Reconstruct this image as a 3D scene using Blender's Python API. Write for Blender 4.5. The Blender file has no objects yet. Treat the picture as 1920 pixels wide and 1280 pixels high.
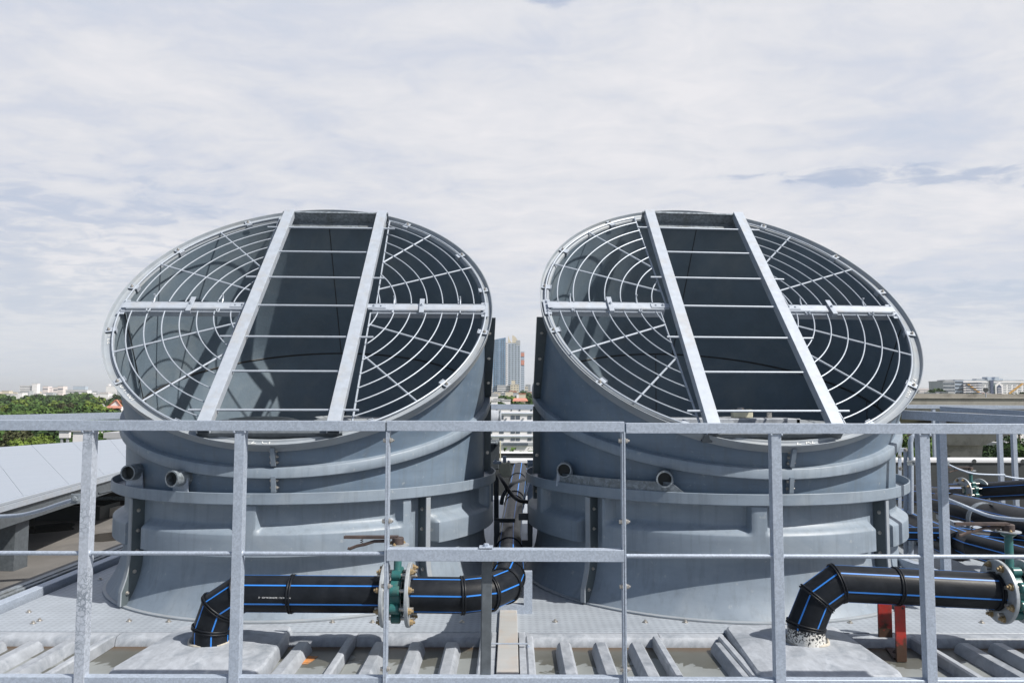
import bpy, math, random
import numpy as np
from mathutils import Vector, Matrix
random.seed(7); rng = np.random.default_rng(7)
S = bpy.context.scene; COL = S.collection
R = math.radians; PI = math.pi
# ---------------------------------------------------------------- camera
H = 1.2988; F = 1462.6; PITCH = 0.0682; ROLL = 0.0021
cd = bpy.data.cameras.new('camera'); cam = bpy.data.objects.new('camera', cd); COL.objects.link(cam)
cam.matrix_world = Matrix.Translation((0, 0, H)) @ Matrix.Rotation(PI/2+PITCH, 4, 'X') @ Matrix.Rotation(ROLL, 4, 'Z')
cd.sensor_width = 36; cd.lens = 36*F/1920; cd.clip_start = .05; cd.clip_end = 40000
S.camera = cam; S.render.resolution_x = 1024; S.render.resolution_y = 682
# ---------------------------------------------------------------- sky and sun
SUN_EL, SUN_AZ = R(48), R(-31)            # azimuth counter-clockwise from +X
w = bpy.data.worlds.new("World"); S.world = w; w.use_nodes = True
nt = w.node_tree; N = nt.nodes; L = nt.links; N.clear()
def nd(t, **k):
    n = N.new(t)
    for a, b in k.items(): setattr(n, a, b)
    return n
out = nd('ShaderNodeOutputWorld'); bg = nd('ShaderNodeBackground'); bg.inputs[1].default_value = .078
sky = nd('ShaderNodeTexSky', sky_type='NISHITA', sun_disc=False)
sky.sun_elevation = SUN_EL; sky.sun_rotation = PI/2 - SUN_AZ; sky.air_density = 1.2; sky.dust_density = 2.0
tc = nd('ShaderNodeTexCoord')
sep = nd('ShaderNodeSeparateXYZ'); L.new(tc.outputs['Generated'], sep.inputs[0])
# project the view direction on a flat cloud deck
zm = nd('ShaderNodeMath', operation='MAXIMUM'); L.new(sep.outputs[2], zm.inputs[0]); zm.inputs[1].default_value = 0.0
za = nd('ShaderNodeMath', operation='ADD'); L.new(zm.outputs[0], za.inputs[0]); za.inputs[1].default_value = .10
dx = nd('ShaderNodeMath', operation='DIVIDE'); L.new(sep.outputs[0], dx.inputs[0]); L.new(za.outputs[0], dx.inputs[1])
dy = nd('ShaderNodeMath', operation='DIVIDE'); L.new(sep.outputs[1], dy.inputs[0]); L.new(za.outputs[0], dy.inputs[1])
cb = nd('ShaderNodeCombineXYZ'); L.new(dx.outputs[0], cb.inputs[0]); L.new(dy.outputs[0], cb.inputs[1])
def noise(scale, det, rough, off, dist=0.0, sc=(1, 1, 1), rot=0):
    mp = nd('ShaderNodeMapping'); L.new(cb.outputs[0], mp.inputs[0]); mp.inputs['Location'].default_value = off
    mp.inputs['Scale'].default_value = sc; mp.inputs['Rotation'].default_value = (0, 0, rot)
    n = nd('ShaderNodeTexNoise'); L.new(mp.outputs[0], n.inputs[0])
    n.inputs['Scale'].default_value = scale; n.inputs['Detail'].default_value = det
    n.inputs['Roughness'].default_value = rough; n.inputs['Distortion'].default_value = dist
    return n
def ramp(src, pts):
    r = nd('ShaderNodeValToRGB'); L.new(src, r.inputs[0]); e = r.color_ramp.elements
    while len(e) < len(pts): e.new(.5)
    for i, (p, c) in enumerate(pts): e[i].position = p; e[i].color = (*c, 1)
    return r
n1 = noise(.50, 6, .5, (3.1, 1.7, 0), .3, (1.0, 1.3, 1), R(12))
n2 = noise(1.7, 8, .6, (9.1, 4.2, 0), .7, (.95, 1.15, 1), R(8))
n3 = noise(6.5, 6, .6, (1.4, 7.7, 0), .6, (.85, 1.1, 1), R(14))
def vm(op, a, b):
    m = nd('ShaderNodeMath', operation=op)
    for i_, x_ in enumerate((a, b)):
        if isinstance(x_, (int, float)): m.inputs[i_].default_value = x_
        else: L.new(x_, m.inputs[i_])
    return m.outputs[0]
val = vm('ADD', vm('ADD', vm('MULTIPLY', n1.outputs[0], .42), vm('MULTIPLY', n2.outputs[0], .36)), vm('MULTIPLY', n3.outputs[0], .22))
cc = ramp(val, [(.37, (6.0, 6.7, 8.0)), (.45, (6.9, 7.25, 8.2)), (.51, (7.8, 7.95, 8.5)), (.59, (8.7, 8.65, 9.0))])
# gaps in the cloud deck where the blue shows through
def gap(cx, cy, rx, ry, slant, amt):
    a = vm('SUBTRACT', dx.outputs[0], cx); b = vm('SUBTRACT', vm('SUBTRACT', dy.outputs[0], cy), vm('MULTIPLY', a, slant))
    q = vm('ADD', vm('POWER', vm('DIVIDE', a, rx), 2.0), vm('POWER', vm('ABSOLUTE', vm('DIVIDE', b, ry), 0), 2.0))
    q = vm('ADD', q, vm('MULTIPLY', vm('SUBTRACT', n3.outputs[0], .5), 9.0)); q = vm('ADD', q, vm('MULTIPLY', vm('SUBTRACT', n2.outputs[0], .5), 6.0))
    r = nd('ShaderNodeMapRange'); r.interpolation_type = 'SMOOTHSTEP'; L.new(q, r.inputs[0]); r.inputs[1].default_value = 1.6; r.inputs[2].default_value = -.6; r.inputs[3].default_value = 0; r.inputs[4].default_value = amt
    return r.outputs[0]
gaps = vm('MAXIMUM', vm('MAXIMUM', gap(1.45, 2.47, .52, .075, -.10, .45), gap(-2.4, 3.6, 1.3, 1.1, 0, .26)), vm('MAXIMUM', gap(.02, 1.55, .11, .05, .2, .4), gap(2.6, 4.3, .8, .5, 0, .25)))
blue = nd('ShaderNodeMix', data_type='RGBA'); blue.inputs[0].default_value = .65
L.new(sky.outputs[0], blue.inputs[6]); blue.inputs[7].default_value = (3.1, 4.3, 7.0, 1)
skm = nd('ShaderNodeMix', data_type='RGBA'); L.new(gaps, skm.inputs[0])
L.new(cc.outputs[0], skm.inputs[6]); L.new(blue.outputs[2], skm.inputs[7])
# the cloud bank stands in front; overhead and behind the sky is clear
fr = nd('ShaderNodeMapRange'); fr.interpolation_type = 'SMOOTHSTEP'; L.new(sep.outputs[1], fr.inputs[0]); fr.inputs[1].default_value = .05; fr.inputs[2].default_value = .55
clr = nd('ShaderNodeMix', data_type='RGBA'); L.new(fr.outputs[0], clr.inputs[0]); L.new(sky.outputs[0], clr.inputs[6]); L.new(skm.outputs[2], clr.inputs[7]); skm = clr
# thin pale veil towards the horizon
hz = nd('ShaderNodeMapRange'); L.new(sep.outputs[2], hz.inputs[0])
hz.inputs[1].default_value = -.02; hz.inputs[2].default_value = .17; hz.inputs[3].default_value = .9; hz.inputs[4].default_value = 0
hm = nd('ShaderNodeMix', data_type='RGBA'); L.new(hz.outputs[0], hm.inputs[0]); L.new(skm.outputs[2], hm.inputs[6])
hm.inputs[7].default_value = (7.3, 7.8, 8.4, 1)
L.new(hm.outputs[2], bg.inputs[0]); L.new(bg.outputs[0], out.inputs[0])
sl = bpy.data.lights.new('sun', 'SUN'); sl.energy = 5.0; sl.angle = R(.6); sl.color = (1, .955, .88)
so = bpy.data.objects.new('sun', sl); COL.objects.link(so)
sd = Vector((math.cos(SUN_EL)*math.cos(SUN_AZ), math.cos(SUN_EL)*math.sin(SUN_AZ), math.sin(SUN_EL)))
so.rotation_euler = (-sd).to_track_quat('-Z', 'Y').to_euler(); so.location = sd*30
S.view_settings.view_transform = 'Standard'; S.view_settings.look = 'None'
S.view_settings.exposure = .3; S.view_settings.gamma = 1

# ---------------------------------------------------------------- helpers
def P(u, v, Y):
    "point at depth Y seen at photograph pixel u, v"
    a = (u-960)/F; b = (v-640)/F; x = a*math.cos(ROLL)+b*math.sin(ROLL); z = a*math.sin(ROLL)-b*math.cos(ROLL); c, s = math.cos(PITCH), math.sin(PITCH)
    yy = c-z*s; zz = s+z*c
    return Vector((x/yy*Y, Y, H+zz/yy*Y))
def PZ(u, v, z):
    "point on the horizontal plane z seen at pixel u, v"
    p = P(u, v, 1.0); t = (z-H)/(p.z-H)
    return Vector((p.x*t, t, z))
class MB:
    def __init__(s): s.v = []; s.f = []; s.m = []
    def add(s, vs, fs, mi=0):
        o = len(s.v); s.v += [tuple(p) for p in vs]; s.f += [tuple(o+i for i in f) for f in fs]; s.m += [mi]*len(fs)
        return s
    def frame(s, o, X, Y, Z, sx, sy, sz, ch=0):
        "box centred at o with axes X, Y, Z and full sizes, edges chamfered by ch"
        o = Vector(o); X = Vector(X).normalized(); Y = Vector(Y).normalized(); Z = Vector(Z).normalized()
        hx, hy, hz = sx/2, sy/2, sz/2
        if ch <= 0:
            vs = [o+X*a*hx+Y*b*hy+Z*c*hz for c in (-1, 1) for b in (-1, 1) for a in (-1, 1)]
            return s.add(vs, [(0, 2, 3, 1), (4, 5, 7, 6), (0, 1, 5, 4), (2, 6, 7, 3), (0, 4, 6, 2), (1, 3, 7, 5)])
        ch = min(ch, hx*.9, hy*.9, hz*.9)
        vs = []; ix = {}
        for a in (-1, 1):
            for b in (-1, 1):
                for c in (-1, 1):
                    for k in range(3):
                        h = [hx-ch, hy-ch, hz-ch]; h[k] += ch
                        ix[(a, b, c, k)] = len(vs); vs.append(o+X*a*h[0]+Y*b*h[1]+Z*c*h[2])
        fs = []
        for a in (-1, 1): fs.append([ix[(a, b, c, 0)] for b, c in ((-1, -1), (1, -1), (1, 1), (-1, 1))][::a])
        for b in (-1, 1): fs.append([ix[(a, b, c, 1)] for a, c in ((-1, -1), (-1, 1), (1, 1), (1, -1))][::b])
        for c in (-1, 1): fs.append([ix[(a, b, c, 2)] for a, b in ((-1, -1), (1, -1), (1, 1), (-1, 1))][::c])
        for a in (-1, 1):
            for b in (-1, 1): fs.append([ix[(a, b, -1, 0)], ix[(a, b, 1, 0)], ix[(a, b, 1, 1)], ix[(a, b, -1, 1)]][::a*b])
        for a in (-1, 1):
            for c in (-1, 1): fs.append([ix[(a, -1, c, 0)], ix[(a, -1, c, 2)], ix[(a, 1, c, 2)], ix[(a, 1, c, 0)]][::a*c])
        for b in (-1, 1):
            for c in (-1, 1): fs.append([ix[(-1, b, c, 1)], ix[(1, b, c, 1)], ix[(1, b, c, 2)], ix[(-1, b, c, 2)]][::b*c])
        for a in (-1, 1):
            for b in (-1, 1):
                for c in (-1, 1): fs.append([ix[(a, b, c, 0)], ix[(a, b, c, 1)], ix[(a, b, c, 2)]][::a*b*c])
        return s.add(vs, fs)
    def box(s, x0, x1, y0, y1, z0, z1, ch=0):
        return s.frame(((x0+x1)/2, (y0+y1)/2, (z0+z1)/2), (1, 0, 0), (0, 1, 0), (0, 0, 1), abs(x1-x0), abs(y1-y0), abs(z1-z0), ch)
    def bar(s, a, b, wd, th, up=(0, 0, 1), ch=.002, ext=0):
        "rectangular bar from a to b: wd across, th along up"
        a = Vector(a); b = Vector(b); d = (b-a).normalized(); up = Vector(up); sd_ = d.cross(up).normalized(); u = sd_.cross(d)
        return s.frame((a+b)/2, d, sd_, u, (b-a).length+ext*2, wd, th, ch)
    def angle(s, a, b, leg, t, n1, n2, ch=.001):
        "L section from a to b: the legs run from the corner line along n1 and n2"
        a = Vector(a); b = Vector(b); d = (b-a).normalized(); n1 = Vector(n1).normalized(); n2 = Vector(n2).normalized(); m = (a+b)/2; ln = (b-a).length
        s.frame(m+n1*leg/2+n2*t/2, d, n1, n2, ln, leg, t, ch)
        s.frame(m+n2*(leg+t)/2+n1*t/2, d, n1, n2, ln, t, leg-t, 0)
        return s
    def tube(s, pts, r, n=8, closed=False, caps=True):
        pts = [Vector(p) for p in pts]; m = len(pts)
        if m == 2 and not closed: pass
        dirs = []
        for i in range(m):
            if closed: d = pts[(i+1) % m]-pts[i-1]
            else: d = pts[min(i+1, m-1)]-pts[max(i-1, 0)]
            dirs.append(d.normalized())
        up = Vector((0, 0, 1)) if abs(dirs[0].z) < .9 else Vector((1, 0, 0))
        nn = (up-dirs[0]*up.dot(dirs[0])).normalized(); vs = []
        for i in range(m):
            nn = (nn-dirs[i]*nn.dot(dirs[i])).normalized(); bb = dirs[i].cross(nn)
            for k in range(n):
                a = 2*PI*k/n; vs.append(pts[i]+(nn*math.cos(a)+bb*math.sin(a))*r)
        fs = []
        for i in range(m if closed else m-1):
            j = (i+1) % m
            for k in range(n): fs.append((i*n+k, i*n+(k+1) % n, j*n+(k+1) % n, j*n+k))
        if caps and not closed:
            fs.append(tuple(range(n))[::-1]); fs.append(tuple((m-1)*n+k for k in range(n)))
        return s.add(vs, fs)
    def lathe(s, o, ax, prof, n=24, caps=True):
        "prof: (distance along the axis, radius)"
        o = Vector(o); ax = Vector(ax).normalized()
        up = Vector((0, 0, 1)) if abs(ax.z) < .9 else Vector((1, 0, 0))
        a1 = (up-ax*up.dot(ax)).normalized(); a2 = ax.cross(a1)
        vs = [o+ax*h+(a1*math.cos(2*PI*k/n)+a2*math.sin(2*PI*k/n))*r for h, r in prof for k in range(n)]
        fs = [(i*n+k, i*n+(k+1) % n, (i+1)*n+(k+1) % n, (i+1)*n+k) for i in range(len(prof)-1) for k in range(n)]
        if caps: fs.append(tuple(range(n))[::-1]); fs.append(tuple((len(prof)-1)*n+k for k in range(n)))
        return s.add(vs, fs)
    def hexbolt(s, o, ax, r=.010, h=.008, shank=.006, washer=True):
        if washer: s.lathe(o, ax, [(0, r*1.35), (.0025, r*1.35)], 12)
        s.lathe(Vector(o)+Vector(ax).normalized()*.002, ax, [(0, r), (h*.8, r), (h, r*.82)], 6)
        if shank: s.lathe(Vector(o)+Vector(ax).normalized()*h, ax, [(0, r*.5), (shank, r*.5)], 8)
        return s
    def poly(s, pts, d):
        "flat outline pts extruded by vector d"
        n = len(pts); d = Vector(d); vs = [Vector(p) for p in pts]+[Vector(p)+d for p in pts]
        return s.add(vs, [tuple(range(n))[::-1], tuple(range(n, 2*n))]+[(i, (i+1) % n, n+(i+1) % n, n+i) for i in range(n)])
    def build(s, name, mat, parent=None, smooth=0, loc=None):
        me = bpy.data.meshes.new(name); me.from_pydata(s.v, [], s.f)
        mats = mat if isinstance(mat, (list, tuple)) else [mat]
        for m in mats: me.materials.append(m)
        if len(mats) > 1: me.polygons.foreach_set('material_index', s.m)
        me.validate(); me.update()
        if smooth:
            me.polygons.foreach_set('use_smooth', [True]*len(me.polygons))
            me.set_sharp_from_angle(angle=R(smooth))
        o = bpy.data.objects.new(name, me); COL.objects.link(o)
        if parent: o.parent = parent
        if loc is not None: o.location = loc
        return o
def tag(o, label=None, cat=None, group=None, kind=None):
    for k, v in (('label', label), ('category', cat), ('group', group), ('kind', kind)):
        if v: o[k] = v
    return o
def thing(name, loc, label, cat, group=None, rz=0):
    e = bpy.data.objects.new(name, None); COL.objects.link(e); e.location = loc; e.rotation_euler = (0, 0, rz); e.empty_display_size = .2
    return tag(e, label, cat, group)
def copy_obj(o, parent, loc=None, rot=None, label=None):
    c = o.copy(); COL.objects.link(c); c.parent = parent
    if loc is not None: c.location = loc
    if rot is not None: c.rotation_euler = rot
    return c

# ---------------------------------------------------------------- materials
def mat(name, base, rough=.5, metal=0., var=.12, vscale=6., bump=.0, bscale=60., spec=.5, stretch=(1, 1, 1), dirt=None, dscale=2.5, damt=.4, kind='noise', extra=None, det=6):
    m = bpy.data.materials.new(name); m.use_nodes = True; t = m.node_tree; n = t.nodes; l = t.links
    b = n['Principled BSDF']; b.inputs['Roughness'].default_value = rough; b.inputs['Metallic'].default_value = metal
    b.inputs['Specular IOR Level'].default_value = spec
    co = n.new('ShaderNodeTexCoord'); mp = n.new('ShaderNodeMapping'); l.new(co.outputs['Object'], mp.inputs[0]); mp.inputs['Scale'].default_value = stretch
    if kind == 'voronoi':
        t1 = n.new('ShaderNodeTexVoronoi'); t1.inputs['Scale'].default_value = vscale; l.new(mp.outputs[0], t1.inputs[0])
        bw = n.new('ShaderNodeRGBToBW'); l.new(t1.outputs['Color'], bw.inputs[0]); src = bw.outputs[0]
    else:
        t1 = n.new('ShaderNodeTexNoise'); t1.inputs['Scale'].default_value = vscale; t1.inputs['Detail'].default_value = det; t1.inputs['Roughness'].default_value = .62
        l.new(mp.outputs[0], t1.inputs[0]); src = t1.outputs[0]
    r = n.new('ShaderNodeValToRGB'); l.new(src, r.inputs[0]); c = np.array(base)
    r.color_ramp.elements[0].position = .28; r.color_ramp.elements[0].color = (*np.clip(c*(1-var), 0, 1), 1)
    r.color_ramp.elements[1].position = .72; r.color_ramp.elements[1].color = (*np.clip(c*(1+var), 0, 1), 1)
    col = r.outputs[0]
    if dirt is not None:
        t2 = n.new('ShaderNodeTexNoise'); t2.inputs['Scale'].default_value = dscale; t2.inputs['Detail'].default_value = 9; t2.inputs['Roughness'].default_value = .7
        t2.inputs['Distortion'].default_value = .6; l.new(co.outputs['Object'], t2.inputs[0])
        r2 = n.new('ShaderNodeValToRGB'); l.new(t2.outputs[0], r2.inputs[0]); r2.color_ramp.elements[0].position = .48; r2.color_ramp.elements[1].position = .68
        r2.color_ramp.elements[0].color = (0, 0, 0, 1); r2.color_ramp.elements[1].color = (damt,)*3+(1,)
        mxx = n.new('ShaderNodeMix'); mxx.data_type = 'RGBA'; l.new(r2.outputs[0], mxx.inputs[0]); l.new(col, mxx.inputs[6]); mxx.inputs[7].default_value = (*dirt, 1)
        col = mxx.outputs[2]
    if extra: col = extra(n, l, co, col)
    l.new(col, b.inputs['Base Color'])
    rr = n.new('ShaderNodeMapRange'); l.new(src, rr.inputs[0]); rr.inputs[3].default_value = max(0, rough-.08); rr.inputs[4].default_value = min(1, rough+.1); l.new(rr.outputs[0], b.inputs['Roughness'])
    if bump:
        t3 = n.new('ShaderNodeTexNoise'); t3.inputs['Scale'].default_value = bscale; t3.inputs['Detail'].default_value = 5; l.new(mp.outputs[0], t3.inputs[0])
        bp = n.new('ShaderNodeBump'); bp.inputs['Strength'].default_value = bump; bp.inputs['Distance'].default_value = .004; l.new(t3.outputs[0], bp.inputs['Height']); l.new(bp.outputs[0], b.inputs['Normal'])
    return m
def cells(scale, lo, hi, dark, z0=None, z1=None):
    "dark cell outlines of the zinc bloom, growing between heights z0 and z1"
    def f(n, l, co, col):
        v = n.new('ShaderNodeTexVoronoi'); v.feature = 'DISTANCE_TO_EDGE'; v.inputs['Scale'].default_value = scale
        nz = n.new('ShaderNodeTexNoise'); nz.inputs['Scale'].default_value = scale*.8; l.new(co.outputs['Object'], nz.inputs[0])
        ad = n.new('ShaderNodeMix'); ad.data_type = 'RGBA'; ad.inputs[0].default_value = .04
        l.new(co.outputs['Object'], ad.inputs[6]); l.new(nz.outputs['Color'], ad.inputs[7]); l.new(ad.outputs[2], v.inputs[0])
        r = n.new('ShaderNodeMapRange'); l.new(v.outputs[0], r.inputs[0]); r.inputs[1].default_value = lo; r.inputs[2].default_value = hi; r.inputs[3].default_value = .8; r.inputs[4].default_value = 0; r.inputs[3].default_value = .75
        n2_ = n.new('ShaderNodeTexNoise'); n2_.inputs['Scale'].default_value = 4; l.new(co.outputs['Object'], n2_.inputs[0])
        r2 = n.new('ShaderNodeMapRange'); l.new(n2_.outputs[0], r2.inputs[0]); r2.inputs[1].default_value = .38; r2.inputs[2].default_value = .62
        mu = n.new('ShaderNodeMath'); mu.operation = 'MULTIPLY'; l.new(r.outputs[0], mu.inputs[0]); l.new(r2.outputs[0], mu.inputs[1])
        mi = n.new('ShaderNodeMix'); mi.data_type = 'RGBA'; l.new(mu.outputs[0], mi.inputs[0]); l.new(col, mi.inputs[6]); mi.inputs[7].default_value = (*dark, 1)
        return mi.outputs[2]
    return f
def pan_extra(n, l, co, col):
    "rust and standing water along the back edge of the pans (object y = 0 is the back edge)"
    sp = n.new('ShaderNodeSeparateXYZ'); l.new(co.outputs['Object'], sp.inputs[0])
    nz = n.new('ShaderNodeTexNoise'); nz.inputs['Scale'].default_value = 3.3; nz.inputs['Detail'].default_value = 4; nz.inputs['Distortion'].default_value = .5; l.new(co.outputs['Object'], nz.inputs[0])
    m1 = n.new('ShaderNodeMath'); m1.operation = 'MULTIPLY'; l.new(nz.outputs[0], m1.inputs[0]); m1.inputs[1].default_value = 1.5
    m2 = n.new('ShaderNodeMath'); m2.operation = 'ADD'; l.new(sp.outputs[1], m2.inputs[0]); l.new(m1.outputs[0], m2.inputs[1])
    r = n.new('ShaderNodeMapRange'); l.new(m2.outputs[0], r.inputs[0]); r.inputs[1].default_value = .425; r.inputs[2].default_value = .44
    mi = n.new('ShaderNodeMix'); mi.data_type = 'RGBA'; mi.blend_type = 'MULTIPLY'; l.new(r.outputs[0], mi.inputs[0]); l.new(col, mi.inputs[6]); mi.inputs[7].default_value = (.42, .40, .35, 1)
    m3 = n.new('ShaderNodeMath'); m3.operation = 'MULTIPLY'; l.new(nz.outputs[0], m3.inputs[0]); m3.inputs[1].default_value = .10
    m4 = n.new('ShaderNodeMath'); m4.operation = 'ADD'; l.new(sp.outputs[1], m4.inputs[0]); l.new(m3.outputs[0], m4.inputs[1])
    r2 = n.new('ShaderNodeMapRange'); l.new(m4.outputs[0], r2.inputs[0]); r2.inputs[1].default_value = -.03; r2.inputs[2].default_value = .03
    mj = n.new('ShaderNodeMix'); mj.data_type = 'RGBA'; l.new(r2.outputs[0], mj.inputs[0]); l.new(mi.outputs[2], mj.inputs[6]); mj.inputs[7].default_value = (.09, .06, .035, 1)
    return mj.outputs[2]
def checker(n, l, co, col):
    "raised lozenges of the tread plate, drawn in a darker tone"
    sp = n.new('ShaderNodeSeparateXYZ'); l.new(co.outputs['Object'], sp.inputs[0])
    def mt(op, a, b=None):
        q = n.new('ShaderNodeMath'); q.operation = op
        for i, x in enumerate((a, b)):
            if x is None: continue
            if isinstance(x, (int, float)): q.inputs[i].default_value = x
            else: l.new(x, q.inputs[i])
        return q.outputs[0]
    a = mt('SINE', mt('MULTIPLY', mt('ADD', sp.outputs[0], sp.outputs[1]), 75)); b = mt('SINE', mt('MULTIPLY', mt('SUBTRACT', sp.outputs[0], sp.outputs[1]), 75))
    ck = mt('MULTIPLY', a, b); r = n.new('ShaderNodeMapRange'); l.new(ck, r.inputs[0]); r.inputs[1].default_value = .1; r.inputs[2].default_value = .5; r.inputs[3].default_value = 0; r.inputs[4].default_value = .34
    mi = n.new('ShaderNodeMix'); mi.data_type = 'RGBA'; l.new(r.outputs[0], mi.inputs[0]); l.new(col, mi.inputs[6]); mi.inputs[7].default_value = (.17, .19, .23, 1)
    return mi.outputs[2]
def streaks(n, l, co, col):
    "rain streaks and chalky fading running down the shell"
    mp = n.new('ShaderNodeMapping'); mp.inputs['Scale'].default_value = (13, 13, .9); l.new(co.outputs['Object'], mp.inputs[0])
    nz = n.new('ShaderNodeTexNoise'); nz.inputs['Scale'].default_value = 1.6; nz.inputs['Detail'].default_value = 7; nz.inputs['Roughness'].default_value = .65; l.new(mp.outputs[0], nz.inputs[0])
    r = n.new('ShaderNodeMapRange'); l.new(nz.outputs[0], r.inputs[0]); r.inputs[1].default_value = .50; r.inputs[2].default_value = .72; r.inputs[3].default_value = 0; r.inputs[4].default_value = .42
    mi = n.new('ShaderNodeMix'); mi.data_type = 'RGBA'; l.new(r.outputs[0], mi.inputs[0]); l.new(col, mi.inputs[6]); mi.inputs[7].default_value = (.115, .135, .15, 1)
    n2_ = n.new('ShaderNodeTexNoise'); n2_.inputs['Scale'].default_value = 26; n2_.inputs['Detail'].default_value = 3; l.new(co.outputs['Object'], n2_.inputs[0])
    r2 = n.new('ShaderNodeMapRange'); l.new(n2_.outputs[0], r2.inputs[0]); r2.inputs[1].default_value = .66; r2.inputs[2].default_value = .74; r2.inputs[4].default_value = .35
    mj = n.new('ShaderNodeMix'); mj.data_type = 'RGBA'; l.new(r2.outputs[0], mj.inputs[0]); l.new(mi.outputs[2], mj.inputs[6]); mj.inputs[7].default_value = (.40, .42, .43, 1)
    return mj.outputs[2]
M = {}
M['galv'] = mat('galvanised_steel', (.35, .40, .48), .5, .2, .10, 160, kind='voronoi', dirt=(.26, .305, .38), dscale=9, damt=.5)
M['galv_cells'] = mat('bloomed_galvanised_steel', (.42, .46, .53), .5, .2, .08, 120, kind='voronoi', extra=cells(46, .03, .12, (.15, .18, .22)))
M['galv_dark'] = mat('dull_galvanised_steel', (.22, .25, .28), .5, .35, .22, 60, kind='voronoi', dirt=(.12, .12, .11), dscale=6, damt=.6)
M['galv_white'] = mat('bright_galvanised_rod', (.37, .41, .47), .42, .2, .08, 40)
M['beam'] = mat('weathered_channel_steel', (.38, .42, .48), .5, .2, .09, 22, dirt=(.36, .34, .31), dscale=7, damt=.45)
M['frp'] = mat('blue_grey_fibreglass', (.205, .25, .305), .46, 0, .12, 3.2, bump=.12, bscale=140, stretch=(1, 1, 3), dirt=(.30, .335, .37), dscale=2.2, damt=.45, extra=streaks)
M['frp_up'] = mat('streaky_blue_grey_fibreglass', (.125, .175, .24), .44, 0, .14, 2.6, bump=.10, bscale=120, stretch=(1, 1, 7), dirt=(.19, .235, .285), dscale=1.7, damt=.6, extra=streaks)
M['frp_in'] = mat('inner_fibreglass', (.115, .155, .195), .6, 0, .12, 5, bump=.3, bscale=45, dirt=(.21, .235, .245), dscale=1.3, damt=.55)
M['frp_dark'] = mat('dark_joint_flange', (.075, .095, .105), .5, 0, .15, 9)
M['frp_rim'] = mat('worn_rim_fibreglass', (.26, .29, .325), .45, 0, .10, 9, dirt=(.27, .27, .26), dscale=4.5, damt=.5)
M['bolt'] = mat('stainless_bolt', (.45, .43, .40), .35, .75, .2, 50)
M['bolt_brass'] = mat('tarnished_zinc_bolt', (.34, .26, .15), .5, .4, .3, 60, dirt=(.20, .10, .04), dscale=30, damt=.6)
M['cover'] = mat('weathered_grey_panel', (.33, .355, .395), .55, 0, .2, 18, bump=.25, bscale=35, dirt=(.17, .195, .23), dscale=6, damt=.85, stretch=(1.6, .7, 1))
M['pan'] = mat('stained_panel_pan', (.215, .23, .23), .38, 0, .10, 8, dirt=(.17, .17, .155), dscale=3, damt=.6, extra=pan_extra)
M['plate'] = mat('tread_plate', (.33, .365, .41), .5, .1, .12, 5, bump=.1, dirt=(.27, .30, .34), dscale=3.2, damt=.6, extra=checker)
M['hdpe'] = mat('black_polyethylene', (.009, .011, .015), .42, 0, .35, 12, bump=.08, bscale=90, dirt=(.026, .029, .034), dscale=6, damt=.45, spec=.2)
M['stripe'] = mat('blue_pipe_stripe', (.03, .19, .60), .4, 0, .08, 12)
M['flange'] = mat('dull_flange_steel', (.36, .39, .42), .5, .3, .12, 40, dirt=(.22, .21, .19), dscale=14, damt=.4)
M['green'] = mat('green_valve_enamel', (.025, .12, .12), .33, 0, .2, 9, dirt=(.14, .09, .05), dscale=12, damt=.35)
M['rusty'] = mat('rusty_iron', (.075, .055, .05), .75, .1, .4, 26, dirt=(.05, .04, .045), dscale=12, damt=.8)
M['cream'] = mat('cream_enamel', (.58, .55, .41), .45, 0, .06, 12, dirt=(.24, .2, .12), dscale=9, damt=.3)
M['cable'] = mat('black_cable', (.03, .03, .03), .45, 0, .2, 30)
M['strip'] = mat('beige_channel_cover', (.36, .365, .365), .55, 0, .07, 10, dirt=(.40, .30, .22), dscale=3.5, damt=.5, stretch=(.5, 2, 1))
M['sealant'] = mat('grey_sealant', (.40, .37, .32), .7, 0, .35, 40)
M['roof'] = mat('stained_roof_concrete', (.12, .115, .11), .8, 0, .18, 2.2, dirt=(.22, .205, .19), dscale=1.1, damt=.6)
M['panel'] = mat('pale_roof_panel', (.30, .34, .40), .3, 0, .04, 1.5, spec=.8)
M['wallw'] = mat('white_render_wall', (.60, .61, .63), .8, 0, .06, .6)
M['black'] = mat('dark_membrane_wall', (.035, .04, .042), .6, 0, .2, 5)
M['darkmetal2'] = mat('shaded_channel_steel', (.10, .115, .13), .5, .2, .25, 30)
M['darkmetal'] = mat('dark_painted_steel', (.055, .065, .075), .45, .1, .2, 20)
def red_extra(n, l, co, col):
    sp = n.new('ShaderNodeSeparateXYZ'); l.new(co.outputs['Object'], sp.inputs[0])
    nz = n.new('ShaderNodeTexNoise'); nz.inputs['Scale'].default_value = 38; nz.inputs['Detail'].default_value = 6; l.new(co.outputs['Object'], nz.inputs[0])
    m1 = n.new('ShaderNodeMath'); m1.operation = 'MULTIPLY_ADD'; l.new(nz.outputs[0], m1.inputs[0]); m1.inputs[1].default_value = .16; l.new(sp.outputs[2], m1.inputs[2])
    r = n.new('ShaderNodeMapRange'); l.new(m1.outputs[0], r.inputs[0]); r.inputs[1].default_value = .165; r.inputs[2].default_value = .20
    mi = n.new('ShaderNodeMix'); mi.data_type = 'RGBA'; l.new(r.outputs[0], mi.inputs[0]); mi.inputs[6].default_value = (.055, .03, .02, 1); l.new(col, mi.inputs[7])
    return mi.outputs[2]
M['red'] = mat('worn_red_paint', (.36, .028, .022), .42, 0, .25, 14, dirt=(.12, .05, .04), dscale=16, damt=.7, extra=red_extra)
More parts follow.
